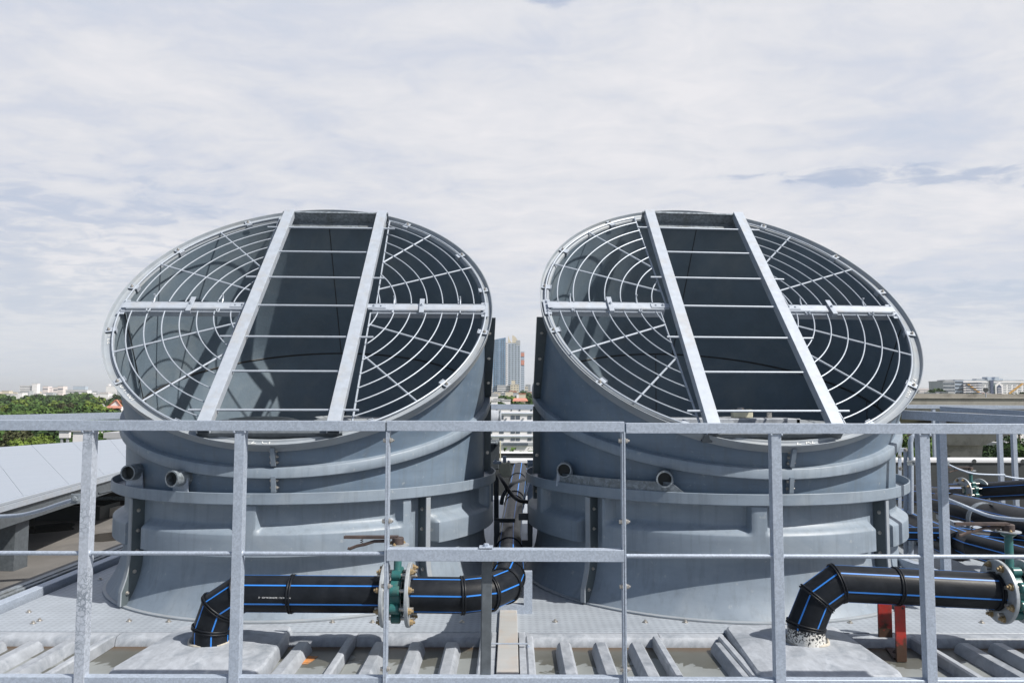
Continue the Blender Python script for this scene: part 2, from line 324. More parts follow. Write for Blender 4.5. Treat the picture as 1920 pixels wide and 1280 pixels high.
def splash(n, l, co, col):
    "white paint slapped on the foot of the riser (object z = 0 is the foot)"
    sp = n.new('ShaderNodeSeparateXYZ'); l.new(co.outputs['Object'], sp.inputs[0])
    mp = n.new('ShaderNodeMapping'); mp.inputs['Scale'].default_value = (1, 1, .8); l.new(co.outputs['Object'], mp.inputs[0])
    nz = n.new('ShaderNodeTexNoise'); nz.inputs['Scale'].default_value = 130; nz.inputs['Detail'].default_value = 4; l.new(mp.outputs[0], nz.inputs[0])
    m1 = n.new('ShaderNodeMath'); m1.operation = 'MULTIPLY_ADD'; l.new(sp.outputs[2], m1.inputs[0]); m1.inputs[1].default_value = -2.4; m1.inputs[2].default_value = .20
    m2 = n.new('ShaderNodeMath'); m2.operation = 'ADD'; l.new(nz.outputs[0], m2.inputs[0]); l.new(m1.outputs[0], m2.inputs[1])
    r = n.new('ShaderNodeMapRange'); l.new(m2.outputs[0], r.inputs[0]); r.inputs[1].default_value = .52; r.inputs[2].default_value = .55
    mi = n.new('ShaderNodeMix'); mi.data_type = 'RGBA'; l.new(r.outputs[0], mi.inputs[0]); l.new(col, mi.inputs[6]); mi.inputs[7].default_value = (.62, .61, .58, 1)
    return mi.outputs[2]
M['hdpe_splash'] = mat('black_polyethylene_with_white_paint', (.020, .022, .026), .4, 0, .3, 12, extra=splash)

# ================================================================ COOLING TOWER DECK
DY0 = 4.385; DX0, DX1 = -3.02, 3.9
mb = MB(); mb.box(DX0, DX1, DY0, 10.2, -.06, 0, .002)
deck = mb.build('fan_deck', M['plate']); tag(deck, kind='structure')
mb = MB(); mb.box(-60, 60, -3, 3.0, -.9, -.6); mb.box(-60, DX0-.46, 3.0, 17, -.9, -.6); mb.box(DX0-.46, 60, 10.3, 15.2, -.9, -.6); mb.box(DX1+.2, 60, 3.0, 10.3, -.9, -.6)
tag(mb.build('flat_roof', M['roof']), kind='structure')
mb = MB(); mb.box(DX0-.44, DX1+.2, 2.6, 10.28, -.899, -.16); tag(mb.build('tower_casing', M['cover']), kind='structure')
# left edge of the deck: raised angle, then two kerbs running back
e = thing('edge_trim', (DX0, 3.5, 0), 'pale raised steel trim along the left edge of the cooling tower deck', 'trim')
mb = MB(); mb.box(-.10, -.03, -.7, 6.7, -.02, .045, .004); mb.box(-.13, -.104, -.7, 6.7, -.12, .02, .003); mb.build('rail', M['galv'], e)
mb = MB(); mb.box(-.30, -.20, -.7, 6.7, -.14, .02, .004); mb.box(-.27, -.23, -.7, 6.7, .02, .028, .002); mb.build('kerb', M['galv_dark'], e)
e = thing('roof_kerb', (DX0-.52, 3.5, -.16), 'low stained concrete kerb beside the left deck edge', 'kerb')
mb = MB(); mb.box(-.30, .05, -.9, 7.5, -.43, .0, .01); mb.build('kerb_block', M['roof'], e)
mb = MB(); mb.tube([(-.05, -.9, .012), (-.06, 1.2, .012), (-.1, 2.2, .012), (-.04, 3.6, .012), (-.1, 7.0, .012)], .009, 6); mb.build('cable', M['cable'], e)

# ---- bolts on the deck plate
def deck_bolts(pts, nm='deck_bolt'):
    mb = MB()
    for (x, y) in pts: mb.lathe((x, y, .001), (0, 0, 1), [(0, .017), (.003, .016), (.005, .009), (.012, .008), (.014, .005)], 10)
    return mb
db = deck_bolts([(PZ(u, v, 0).x, PZ(u, v, 0).y) for u, v in ((54, 1147), (74, 1163), (62, 1168), (242, 1164), (316, 1165), (623, 1166), (698, 1166), (866, 1166), (1041, 1165), (1210, 1166), (1285, 1166), (1594, 1167), (1841, 1167), (217, 1078), (188, 1086))]).build('bolts', M['bolt'], deck, 40)

# ---- basin covers: ribbed panels in front of the deck
def X_at(u, v=1185): return PZ(u, v, 0).x
def cover(u0, u1, ribs, label, left_b=True, right_b=True, flat=False, y0=3.02):
    x0, x1 = X_at(u0), X_at(u1); yb = DY0-.004
    t = thing('basin_cover', ((x0+x1)/2, yb-.085, 0), label, 'panel', 'ribbed panels covering the tower basin')
    o = (x0+x1)/2; ob = yb-.085
    mb = MB(); mb.box(x0-o, x1-o, y0-ob, .01, -.07, -.052); mb.build('pan', M['pan'], t)
    mb = MB()
    # back lip, rounded down into the pan
    pr = [(.085, -.06), (.085, -.004), (.045, 0), (.012, -.006), (.0, -.02), (-.008, -.05), (-.008, -.06)]
    mb.add([(x, y, z) for x in (x0-o, x1-o) for y, z in pr], [(i, i+1, 8+i, 7+i) for i in range(6)])
    for on, xa in ((left_b, x0-o), (right_b, x1-o-.045)):
        if on: mb.box(xa+.002, xa+.043, y0-ob, .003, -.06, .008, .008)
    mb.build('border', M['cover'], t, 35)
    for u, wd in ribs:
        x = X_at(u)-o; wd = wd/2
        sec = [(-wd-.012, -.055), (-wd, -.012), (-wd+.012, .0), (wd-.012, .0), (wd, -.012), (wd+.012, -.055)]
        ye = -.055; vs = []
        for y, sc, zz in ((y0-ob, 1, 1), (ye-.03, 1, 1), (ye-.008, .93, .75), (ye, .8, 0)):
            for a, b in sec: vs.append((x+a*sc, y, -.055+(b+.055)*zz))
        fs = [(i*6+k, i*6+k+1, i*6+k+7, i*6+k+6) for i in range(3) for k in range(5)]
        MB().add(vs, [f[::-1] for f in fs]).build('rib', M['cover'], t, 35)
    return t
cover(-150, 228, [(-110, .07), (-40, .07), (28, .07), (95, .07), (158, .07)], 'ribbed grey panel with rusty water at the far left of the deck front')
cover(229, 338, [], 'narrow flat grey panel left of the left pyramid hatch cover', left_b=False)
cover(540, 673, [(583, .07)], 'grey panel with an orange rust patch right of the left hatch cover', left_b=False)
cover(674, 917, [(723, .07), (788, .07), (852, .07)], 'ribbed grey panel with three ribs and puddles beneath the left pipe valve', left_b=False)
cover(984, 1232, [(1054, .07), (1119, .07), (1184, .07)], 'ribbed grey panel with three ribs right of the beige centre strip')
cover(1233, 1352, [(1330, .05)], 'flat grey panel with a small drain hole left of the right hatch cover', left_b=False)
cover(1566, 1703, [(1702, .04)], 'stained grey panel under the red pipe bracket', left_b=False)
cover(1704, 2150, [(1771, .07), (1832, .07), (1897, .07), (1960, .07), (2025, .07), (2090, .07)], 'ribbed dark grey panel at the far right of the deck front', left_b=False)
# rust patch
p = PZ(568, 1238, -.05); mb = MB()
mb.poly([(p.x-.03, p.y-.05, -.0515), (p.x+.035, p.y-.045, -.0515), (p.x+.05, p.y+.01, -.0515), (p.x+.06, p.y+.07, -.0515), (p.x+.0, p.y+.075, -.0515), (p.x-.005, p.y+.02, -.0515)], (0, 0, .002))
tag(mb.build('rust_plate', mat('orange_rust', (.42, .17, .05), .8, 0, .5, 24, dirt=(.38, .33, .26), dscale=18, damt=.9)), 'small orange rusted patch lying in the grey panel below the left pipe', 'rust patch')
# centre strip
cs = thing('cover_strip', (PZ(953, 1160, .01).x, 4.4, 0), 'beige channel cover strip running up the middle of the deck', 'channel cover')
mb = MB(); mb.box(-.052, .052, -1.4, 1.9, .0, .022, .003); mb.build('strip', M['strip'], cs)
mb = MB(); mb.box(-.088, -.058, -1.4, -.03, -.02, .004, .002); mb.box(.058, .092, -1.4, -.03, -.02, .004, .002); mb.build('flashing', M['cover'], cs)
mb = MB(); mb.box(-.10, .10, -.30, -.285, .022, .026, .001); mb.hexbolt((.105, -.292, .006), (0, 0, 1), .008, .007); mb.build('strap', M['galv'], cs)
# ---- pyramid hatch covers
def hatch(corners, apex, label, hz=.05):
    bl, br, fr, fl = [PZ(u, v, 0) for u, v in corners]; ap = PZ(*apex, hz)
    t = thing('hatch_cover', ((bl+fr)/2).to_tuple(), label, 'hatch cover', 'pyramid hatch covers around the pipe risers')
    o = Vector(t.location); base = [bl, br, fr, fl]
    c = sum(base, Vector())/4; vs = []; n = 12
    def ringp(k, s, z, rnd):
        r = []
        for i in range(4):
            a = base[i]; b = base[(i+1) % 4]
            for j in range(n):
                q = j/n
                p_ = a.lerp(b, q); p_ = c+(p_-c)*s
                # round the corner
                e_ = min(q, 1-q); p_ = p_+(c-p_)*max(0, (.08-e_))*rnd
                r.append(Vector((p_.x, p_.y, z)))
        return r
    rings = [ringp(0, 1.0, -.05, .6), ringp(0, 1.0, .0, .6), ringp(0, .985, .018, .6), ringp(0, .955, .028, .7)]
    for s in (.8, .62, .45, .3):
        rg = ringp(0, s, 0, .8); k = 1-s
        for q in rg:
            q.x += (ap.x-c.x)*k; q.y += (ap.y-c.y)*k; q.z = .028+(hz-.028)*min(1, k/.55)
            q.z += .006*math.sin(q.x*17+2)*math.cos(q.y*13)+.003*math.sin(q.x*41)*math.cos(q.y*29)
        rings.append(rg)
    m_ = len(rings[0]); vs = [p_-o for rg in rings for p_ in rg]+[Vector((ap.x, ap.y, hz))-o]
    fs = [(i*m_+k, i*m_+(k+1) % m_, (i+1)*m_+(k+1) % m_, (i+1)*m_+k) for i in range(len(rings)-1) for k in range(m_)]
    li = (len(rings)-1)*m_; fs += [(li+k, li+(k+1) % m_, len(vs)-1) for k in range(m_)]
    MB().add(vs, [f[::-1] for f in fs]).build('cover_skin', M['cover'], t, 20)
    mb = MB(); pr = [Vector((ap.x, ap.y, hz+.001))-o+Vector((math.cos(a)*.108*(1+.05*math.sin(5*a)), math.sin(a)*.106, 0)) for a in np.linspace(0, 2*PI, 40, False)]
    mb.tube(pr, .009, 6, closed=True); mb.build('sealant_ring', M['sealant'], t, 60)
    return t
HL = PZ(396, 1203, .05); HR = PZ(1512, 1203, .05)
hatch([(345, 1178), (553, 1178), (486, 1272), (190, 1272)], (396, 1200), 'grey pyramid hatch cover around the foot of the left black pipe')
hatch([(1355, 1179), (1562, 1178), (1706, 1279), (1424, 1279)], (1512, 1200), 'grey pyramid hatch cover around the paint-splashed foot of the right pipe')

# ================================================================ PIPES
def sweep_rings(path, r, n=32, start_up=None, ends=True):
    path = [Vector(p) for p in path]; m = len(path); ds = [(path[i+1]-path[i]).normalized() for i in range(m-1)]
    up = start_up or (Vector((0, 0, 1)) if abs(ds[0].z) < .9 else Vector((0, -1, 0)))
    nn = (up-ds[0]*up.dot(ds[0])).normalized(); frames = []
    for i, d in enumerate(ds):
        if i: nn = ds[i-1].rotation_difference(d) @ nn
        nn = (nn-d*nn.dot(d)).normalized(); frames.append((nn, d.cross(nn)))
    def pt(i, phi, rr):
        k = min(i, m-2); d = ds[k]; a, b = frames[k]; v = (a*math.cos(phi)+b*math.sin(phi))*rr
        if 0 < i < m-1:
            mm = (ds[i-1]+ds[i]).normalized(); v = v-d*(v.dot(mm)/d.dot(mm))
        return path[i]+v
    return pt, m, ds
def pipe(name, path, r, label, parent_o=None, beads=(), bead_at=(), phi0=0, nstripe=6, cat='pipe', group=None, matn='hdpe', ring_mid=()):
    path = [Vector(p) for p in path]; o = path[0].copy()
    t = parent_o or thing(name, o.to_tuple(), label, cat, group); o = Vector(t.location)
    pt, m, ds = sweep_rings(path, r); n = 32
    vs = [pt(i, 2*PI*k/n, r)-o for i in range(m) for k in range(n)]
    fs = [(i*n+k, i*n+(k+1) % n, (i+1)*n+(k+1) % n, (i+1)*n+k) for i in range(m-1) for k in range(n)]
    fs += [tuple(range(n))[::-1], tuple((m-1)*n+k for k in range(n))]
    MB().add(vs, fs).build('pipe_wall', M[matn], t, 20)
    for s in range(nstripe):
        ph = phi0+s*2*PI/nstripe; hw = .0035/r; v2 = []
        for i in range(m):
            for dp in (-hw, hw): v2.append(pt(i, ph+dp, r+.0012)-o)
            for dp in (hw, -hw): v2.append(pt(i, ph+dp, r-.002)-o)
        f2 = [(i*4+k, i*4+(k+1) % 4, (i+1)*4+(k+1) % 4, (i+1)*4+k) for i in range(m-1) for k in range(4)]
        MB().add(v2, f2).build('stripe', M['stripe'], t)
    def bead(ringpts, d, two=True):
        mb = MB()
        for q in ((-.006, .006) if two else (0,)): mb.tube([p_+d*q for p_ in ringpts], .0052, 6, closed=True)
        mb.build('weld_bead', M['hdpe'], t, 60)
    for i in beads: bead([pt(i, 2*PI*k/n, r+.003)-o for k in range(n)], (ds[max(i-1, 0)]+ds[min(i, m-2)]).normalized())
    for i, f in bead_at:
        a = path[i].lerp(path[i+1], f); dd = ds[i]; q, _, _ = sweep_rings([a, path[i+1]], r)
        bead([q(0, 2*PI*k/n, r+.003)-o for k in range(n)], dd)
    return t
def flange(t, c, d, r_in, r_out, th, nb, phase=0, bolts=True, side=1):
    "slip flange centred at world point c with axis d, child of thing t; bolt heads on side"
    o = Vector(t.location); c = Vector(c)-o; d = Vector(d).normalized()
    mb = MB(); mb.lathe(c-d*th/2, d, [(0, r_in), (0, r_out-.003), (.003, r_out), (th-.003, r_out), (th, r_out-.003), (th, r_in)], 40, caps=False)
    f = mb.build('flange', M['flange'], t, 35)
    up = Vector((0, 0, 1)) if abs(d.z) < .9 else Vector((0, 1, 0)); a1 = (up-d*up.dot(d)).normalized(); a2 = d.cross(a1)
    if bolts:
        for k in range(nb):
            a = phase+2*PI*k/nb; p_ = c+(a1*math.cos(a)+a2*math.sin(a))*(r_out-.024)+d*side*th/2
            mb = MB(); mb.hexbolt(p_, d*side, .0145, .014, .012); mb.build('flange_bolt', M['bolt_brass'], t, 30)
    return f
RP = .0895
def valve(name, c, d, label, handle_dir=(-1, 0, 0), r=RP, handle=True, stem_h=.30, group='butterfly valves in the black pipes', gap=.075):
    c = Vector(c); d = Vector(d).normalized()
    t = thing(name, c.to_tuple(), label, 'valve', group); z = Vector((0, 0, 1)); sd_ = d.cross(z).normalized()
    mb = MB(); mb.lathe(-d*.026, d, [(0, r*.7), (0, r*1.1), (.004, r*1.14), (.048, r*1.14), (.052, r*1.1), (.052, r*.7)], 32, caps=False)
    for k in range(8):
        a = PI/8+k*PI/4; q = (z*math.cos(a)+sd_*math.sin(a))*(r*1.28)
        mb.lathe(q-d*.024, d, [(0, .02), (.004, .025), (.044, .025), (.048, .02)], 16)
        qn = q.normalized(); mb.frame(q*.86, d, qn, d.cross(qn), .046, .06, .042, .004)
    mb.build('valve_body', M['green'], t, 40)
    mb = MB(); mb.lathe((0, 0, r*1.05), (0, 0, 1), [(0, .030), (.02, .026), (.03, .020), (stem_h-r-.03, .020), (stem_h-r-.02, .036), (stem_h-r-.012, .036)], 18); mb.build('neck', M['green'], t, 35)
    for k in range(8):
        a = PI/8+k*PI/4; q = (z*math.cos(a)+sd_*math.sin(a))*(r*1.28)
        mb = MB(); mb.lathe(q-d*(gap+.02), d, [(0, .0095), (2*gap+.04, .0095)], 10); mb.build('stud', M['bolt'], t, 40)
    if handle:
        zt = stem_h+.01; hd = Vector(handle_dir).normalized(); hs = hd.cross(z)
        mb = MB(); mb.lathe((0, 0, zt-.012), (0, 0, 1), [(0, .058), (.006, .058)], 26); mb.build('index_plate', M['flange'], t, 35)
        mb = MB(); mb.lathe((0, 0, zt-.005), (0, 0, 1), [(0, .03), (.03, .03), (.034, .026)], 18)
        mb.poly([Vector((0, 0, zt+.022))+hs*.018, Vector((0, 0, zt+.022))+hd*.27+hs*.011, Vector((0, 0, zt+.022))+hd*.275-hs*.011, Vector((0, 0, zt+.022))-hs*.018], (0, 0, .014))
        mb.build('handle', M['rusty'], t, 30)
        mb = MB(); pts = [Vector((0, 0, zt+.01))+hd*x+z*h for x, h in ((.04, 0), (.12, -.002), (.17, -.018), (.21, -.026), (.245, -.04), (.255, -.037))]; mb.tube(pts, .008, 6)
        mb.tube([Vector((0, 0, zt-.010))+hd*.185+z*(.032*i/12)+(hs*math.cos(i*1.6)+hd*math.sin(i*1.6))*.007 for i in range(13)], .0018, 5)
        mb.build('trigger', M['rusty'], t, 40)
        for a in (.9, 2.6, 4.4):
            mb = MB(); mb.hexbolt((.042*math.cos(a), .042*math.sin(a), zt-.006), (0, 0, 1), .007, .006); mb.build('bolt', M['bolt_brass'], t, 30)
    return t
# left pipe: riser, mitred bend, run to the valve, then round the corner and back between the stacks
ZP = P(590, 1110, 3.93).z
pl = [(HL.x, HL.y, .03), (HL.x, HL.y, .105), P(407, 1133, 3.93), P(443, 1112, 3.93), P(722, 1113, 3.93)]
pl[2] = Vector((HL.x+.035, HL.y, .225)); pl[3] = Vector((HL.x+.135, HL.y, ZP)); pl[1] = Vector((HL.x, HL.y, .12))
vL = P(745, 1114, HL.y); d1 = Vector((1, 0, 0))
pl[4] = vL+Vector((-.055, 0, 0)); pl[3].z = vL.z+.004
t = pipe('water_pipe', pl, RP, 'black pipe with blue stripes rising from the left hatch cover to the green valve', beads=(1, 2, 3), bead_at=((3, .36),), phi0=R(20))
flange(t, vL+Vector((-.062, 0, 0)), (1, 0, 0), RP-.002, .158, .02, 8, PI/8, side=-1)
# printed text on the pipe
def text_obj(s, size, name, m, parent, loc, rot, ext=.0004, align='LEFT'):
    c = bpy.data.curves.new(name, 'FONT'); c.body = s; c.size = size; c.extrude = ext; c.align_x = align
    to = bpy.data.objects.new(name+'_tmp', c); COL.objects.link(to)
    dg = bpy.context.evaluated_depsgraph_get(); me = bpy.data.meshes.new_from_object(to.evaluated_get(dg)); bpy.data.objects.remove(to)
    me.materials.clear(); me.materials.append(m); o = bpy.data.objects.new(name, me); COL.objects.link(o); o.parent = parent; o.location = loc; o.rotation_euler = rot; return o
M['print'] = mat('white_print', (.55, .56, .58), .6, 0, .05, 10)
a = R(2); tp = P(484, 1104, HL.y-RP)
text_obj('\u25c7   SDP PE100/HDPE \u2022 TIS 982-2556', .0105, 'print', M['print'], t, (tp.x-HL.x, -RP*math.cos(a)-.0005, pl[4].z+RP*math.sin(a)-.03), (R(90)-a, R(.7), 0))
g1 = [vL+Vector((.055, 0, 0)), P(880, 1117, HL.y), None, None, None]
g1[1] = vL+Vector((.33, 0, -.003))
g1[2] = vL+Vector((.46, .045, .0)); g1[3] = vL+Vector((.54, .17, .004)); g1[4] = vL+Vector((.56, .34, .01))
pe = [P(956, 1000, 6.4), P(974, 880, 9.6)]
g1 += [pe[0], pe[1]]
t = pipe('water_pipe', g1, RP, 'long black pipe bending behind the gate post and back between the two stacks', beads=(1, 2, 3, 4), bead_at=((5, .35), (5, .42), (5, .75), (4, .5)), phi0=R(20))
flange(t, vL+Vector((.062, 0, 0)), (1, 0, 0), RP-.002, .158, .02, 8, PI/8, side=1)
mb = MB(); q = P(953, 1048, 5.3); mb.tube([Vector((q.x+.1*math.cos(a_), q.y, q.z-.02+.105*math.sin(a_)))-Vector(t.location) for a_ in np.linspace(-.2, PI+.2, 20)], .006, 6); mb.build('pipe_clamp', mat('tan_rubber_clamp', (.30, .25, .18), .6), t, 50)
valve('butterfly_valve', vL, (1, 0, 0), 'green butterfly valve with rusty lever handle below the left stack', stem_h=.248)
# right pipe
vR = P(1895, 1108, HR.y)
pr_ = [Vector((HR.x, HR.y, .03)), Vector((HR.x, HR.y, .135)), Vector((HR.x+.058, HR.y, .255)), Vector((HR.x+.165, HR.y, .325)), vR+Vector((-.055, 0, 0))]
pr_[3] = Vector((HR.x+.165, HR.y, P(1565, 1093, HR.y).z)); pr_[2].z = pr_[3].z-.075
t = pipe('water_pipe', pr_, RP, 'black pipe with blue stripes rising from the right hatch cover above the red bracket', beads=(1, 2, 3), bead_at=((3, .36), (3, .96)), phi0=R(14), matn='hdpe')
flange(t, vR+Vector((-.062, 0, 0)), (1, 0, 0), RP-.002, .158, .02, 8, PI/8, side=-1)
mb = MB(); mb.lathe((0, 0, 0), (0, 0, 1), [(0, RP+.0015), (.095, RP+.0015)], 40, caps=False); mb.build('painted_foot', M['hdpe_splash'], t, 35)
valve('butterfly_valve', vR, (1, 0, 0), 'green butterfly valve with rusty lever at the right edge of the picture')
t2 = pipe('water_pipe', [vR+Vector((.055, 0, 0)), vR+Vector((1.2, 0, 0))], RP, 'short black pipe continuing right from the right hand valve', phi0=R(14))
flange(t2, vR+Vector((.062, 0, 0)), (1, 0, 0), RP-.002, .158, .02, 8, PI/8, side=1)
# red bracket under the right pipe
q0 = PZ(1690, 1240, -.05); rb = thing('pipe_bracket', (q0.x, q0.y, -.05), 'worn red steel bracket with rusty foot holding up the right black pipe', 'bracket')
top = pr_[3].z-RP+.05-.005; q1 = PZ(1668, 1212, -.05)-Vector(rb.location)
mb = MB()
mb.bar((0, 0, 0), (0, 0, top), .052, .012, (0, 1, 0)); mb.bar((.026, .025, 0), (.026, .025, top), .008, .05, (0, 1, 0)); mb.build('leg', M['red'], rb)
mb = MB(); mb.bar((q1.x-.012, q1.y+.02, 0), (q1.x-.012, q1.y+.02, top), .075, .012, (0, 1, 0)); mb.build('leg', M['red'], rb)
mb = MB(); mb.frame(((q1.x)/2, (q1.y+.02)/2, top+.004), (q1.x, q1.y+.02, 0), Vector((q1.x, q1.y+.02, 0)).cross(Vector((0, 0, 1))), (0, 0, 1), .16, .06, .010, .002); mb.build('top_plate', M['red'], rb)
mb = MB(); mb.frame((q1.x/2, q1.y/2, .004), (q1.x, q1.y, 0), Vector((q1.x, q1.y, 0)).cross(Vector((0, 0, 1))), (0, 0, 1), .17, .06, .009, .002); mb.hexbolt((q1.x/2, q1.y/2, .009), (0, 0, 1)); mb.build('foot_plate', M['rusty'], rb)
mb = MB(); mb.lathe((.012, -.0065, top-.03), (0, -1, 0), [(0, .006), (.0008, .006)], 12); mb.build('bolt_hole', M['black'], rb)
# grey mitred support frame right of the centre bend
q0 = PZ(998, 1150, 0); sf = thing('support_frame', (q0.x, q0.y, 0), 'small mitred grey steel frame beside the bend of the centre pipe', 'pipe support')
zt = P(998, 1072, q0.y).z; mb = MB(); xl = P(915, 1145, q0.y).x-q0.x
mb.poly([(0, 0, 0), (xl, 0, 0), (xl+.05, 0, .05), (-.05, 0, .05)], (0, .05, 0)); mb.build('bottom_member', M['galv'], sf)
mb = MB(); mb.poly([(0, 0, 0), (-.05, 0, .05), (-.05, 0, zt-.05), (0, 0, zt)], (0, .05, 0)); mb.build('post', M['galv'], sf)
mb = MB(); mb.poly([(0, 0, zt), (-.05, 0, zt-.05), (xl+.05, 0, zt-.05), (xl, 0, zt)], (0, .05, 0)); mb.build('top_member', M['galv'], sf)

# ================================================================ FAN STACKS
RB = 1.272
STK = [dict(X=-1.481, yaw=.0523), dict(X=1.4659, yaw=.1005)]
SY = 5.9106; Z1 = .7294; AL = .7646; RR = 1.3204; RD = .4216; ZR = .6017; T2 = math.tan(.3102); Z2 = -.004; R2 = 1.316
def ss(a, b, x):
    t = min(1, max(0, (x-a)/(b-a))); return t*t*(3-2*t)
def stack(si, label, lower_fl, upper_fl, pil, sockets, side_fl):
    K = STK[si]; t = thing('fan_stack', (K['X'], SY, 0), label, 'cooling tower fan stack', 'twin cooling tower fan stacks', K['yaw'])
    # the mouth: a mitred bend, so the upper cylinder leans forward and its rim is a tilted circle
    U = Vector((1, 0, 0)); V = Vector((0, math.cos(AL), math.sin(AL))); Nn = U.cross(V); RC = Vector((0, -RD, H+ZR))
    def ell(par, dr, dz=0.):
        if par == 'rim': return lambda th: RC+(U*math.cos(th)+V*math.sin(th))*(RR+dr)+Nn*dz
        def f(th):
            x = (R2+dr)*math.cos(th); y = (R2+dr)*math.sin(th)-.014; return Vector((x, y, H+Z2+T2*y+dz))
        return f
    rim = 'rim'; r2 = 'r2'
    d_rim = -.056; d_r2 = RB+.002-R2
    circ = lambda r, z: (lambda th: Vector((r*math.cos(th), r*math.sin(th), z)))
    nt_ = 144; TH = [2*PI*k/nt_ for k in range(nt_)]
    # ---- upper shell: outer skin, inner skin
    def loft(levels, nsub):
        rings = []
        for a, b in zip(levels[:-1], levels[1:]):
            for j in range(nsub): rings.append([a(th).lerp(b(th), j/nsub) for th in TH])
        rings.append([levels[-1](th) for th in TH]); return rings
    def skin(rings, mb, flip=False, mi=0):
        vs = [p_ for rg in rings for p_ in rg]; n = nt_
        fs = [(i*n+k, i*n+(k+1) % n, (i+1)*n+(k+1) % n, (i+1)*n+k) for i in range(len(rings)-1) for k in range(n)]
        mb.add(vs, [f[::-1] for f in fs] if flip else fs, mi)
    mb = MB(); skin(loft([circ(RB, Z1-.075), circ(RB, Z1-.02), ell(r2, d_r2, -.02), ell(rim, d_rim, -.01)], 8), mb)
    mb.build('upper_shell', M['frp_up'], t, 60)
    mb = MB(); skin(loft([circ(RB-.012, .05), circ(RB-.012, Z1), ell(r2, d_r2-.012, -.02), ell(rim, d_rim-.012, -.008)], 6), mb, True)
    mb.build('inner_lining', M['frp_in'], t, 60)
    # inner seams
    mb = MB(); f = ell(r2, d_r2-.012, -.02)
    mb.tube([f(th) for th in TH], .008, 5, closed=True)
    lv = [circ(RB-.014, Z1), ell(r2, d_r2-.014, -.02), ell(rim, d_rim-.014, -.02)]
    for a in upper_fl:
        a = R(a); mb.tube([lv[0](a)]+[lv[1](a)], .004, 5); a += R(2) if si == 0 else R(-7); mb.tube([lv[1](a), lv[2](a)], .004, 5)
    mb.build('lining_seam', M['cable'], t, 60)
    # ---- lower shell with embossed band, pilasters and flared foot
    fl = sorted([R(a) for a in lower_fl]); zs = [.655, .62, .57, .545, .53, .51, .49, .482, .45, .41, .38, .372, .362, .352, .33, .30, .26, .22, .19, .16, .13, .10, .075, .05, .035, .022, .014, .010]
    def bell(z):
        if z > .345: return RB
        k = (.345-z)/.335; return RB+.098*max(0, k)**2.3
    nl = 480; vs = []
    def emboss(th, z):
        a = (th+PI) % (2*PI)-PI     # -pi..pi
        # distance to the nearest joint
        dmin = 9
        for q in fl:
            for s2 in (-2*PI, 0, 2*PI): dmin = min(dmin, abs(a-q-s2))
        seg = ss(R(3.2), R(4.3), dmin)
        band = 0
        if z > .36: band = 1-ss(.485, .54, z)
        else: band = ss(.348, .364, z)
        pm = 0
        if z > .36:
            for c_, hw in pil:
                for s2 in (-2*PI, 0, 2*PI): pm = max(pm, 1-ss(R(hw), R(hw+1.1), abs(a-R(c_)-s2)))
        return .070*seg*max(band, pm)
    for z in zs:
        for k in range(nl):
            th = 2*PI*k/nl; r = bell(z)+emboss(th, z); vs.append((r*math.cos(th), r*math.sin(th), z))
    fs = [((i+1)*nl+k, (i+1)*nl+(k+1) % nl, i*nl+(k+1) % nl, i*nl+k) for i in range(len(zs)-1) for k in range(nl)]
    MB().add(vs, fs).build('lower_shell', M['frp'], t, 50)
    def ringsweep(f, prof, mb, n=nt_):
        "prof (dr, dz) closed, swept round curve f(th, dr, dz)"
        vs = [f(2*PI*k/n, a, b) for k in range(n) for a, b in prof]; m = len(prof)
        fs = [(k*m+i, ((k+1) % n)*m+i, ((k+1) % n)*m+(i+1) % m, k*m+(i+1) % m) for k in range(n) for i in range(m)]
        mb.add(vs, fs)
    # foot flange on the deck
    mb = MB(); ringsweep(lambda th, a, b: Vector(((RB+a)*math.cos(th), (RB+a)*math.sin(th), b)), [(.070, .002), (.1155, .002), (.1155, .010), (.112, .013), (.10, .014), (.078, .0165)], mb); mb.build('foot_flange', M['frp_rim'], t, 40)
    # gutter ring with an upturned lip
    mb = MB(); ringsweep(lambda th, a, b: Vector(((RB+a)*math.cos(th), (RB+a)*math.sin(th), Z1+b)), [(-.004, -.070), (.080, -.070), (.088, -.064), (.088, -.003), (.085, 0), (.080, -.003), (.080, -.056), (-.004, -.056)], mb)
    mb.build('gutter_ring', M['frp'], t, 40)
    # mitre ring
    mb = MB(); ringsweep(lambda th, a, b: ell(r2, a, b)(th), [(d_r2-.004, -.062), (-.004, -.062), (0, -.056), (0, -.004), (-.003, 0), (d_r2-.004, 0)], mb); mb.build('stiffening_ring', M['frp'], t, 40)
    # rim flange
    mb = MB(); ringsweep(lambda th, a, b: ell(rim, a, b)(th), [(d_rim-.014, -.006), (d_rim-.008, .008), (d_rim+.004, .012), (d_rim+.012, .004), (-.020, .004), (-.012, .008), (-.005, .030), (.0, .031), (-.004, .002), (-.010, -.012), (-.012, -.040), (-.017, -.040), (-.020, -.012), (d_rim+.004, -.016)], mb)
    mb.build('rim_flange', M['frp_rim'], t, 40)
    # vertical joint flanges
    def joint(profile_pts, th, name='joint_flange', w_=.055, m='frp', bolts=4, cap=False):
        "profile_pts: function s in 0..1 -> (point, outward dir)"
        n = 16; vs = []; tv = Vector((-math.sin(th), math.cos(th), 0)); T = .013
        for i in range(n+1):
            p_, od, w2 = profile_pts(i/n)
            for a, b in ((-.01, -T), (w2, -T), (w2, T), (-.01, T)): vs.append(p_+od*a+tv*b)
        fs = [(i*4+k, (i+1)*4+k, (i+1)*4+(k+1) % 4, i*4+(k+1) % 4) for i in range(n) for k in range(4)]+[(0, 1, 2, 3), (n*4+3, n*4+2, n*4+1, n*4)]
        j = MB().add(vs, [f_[::-1] for f_ in fs]).build(name, M[m], t)
        vc = []
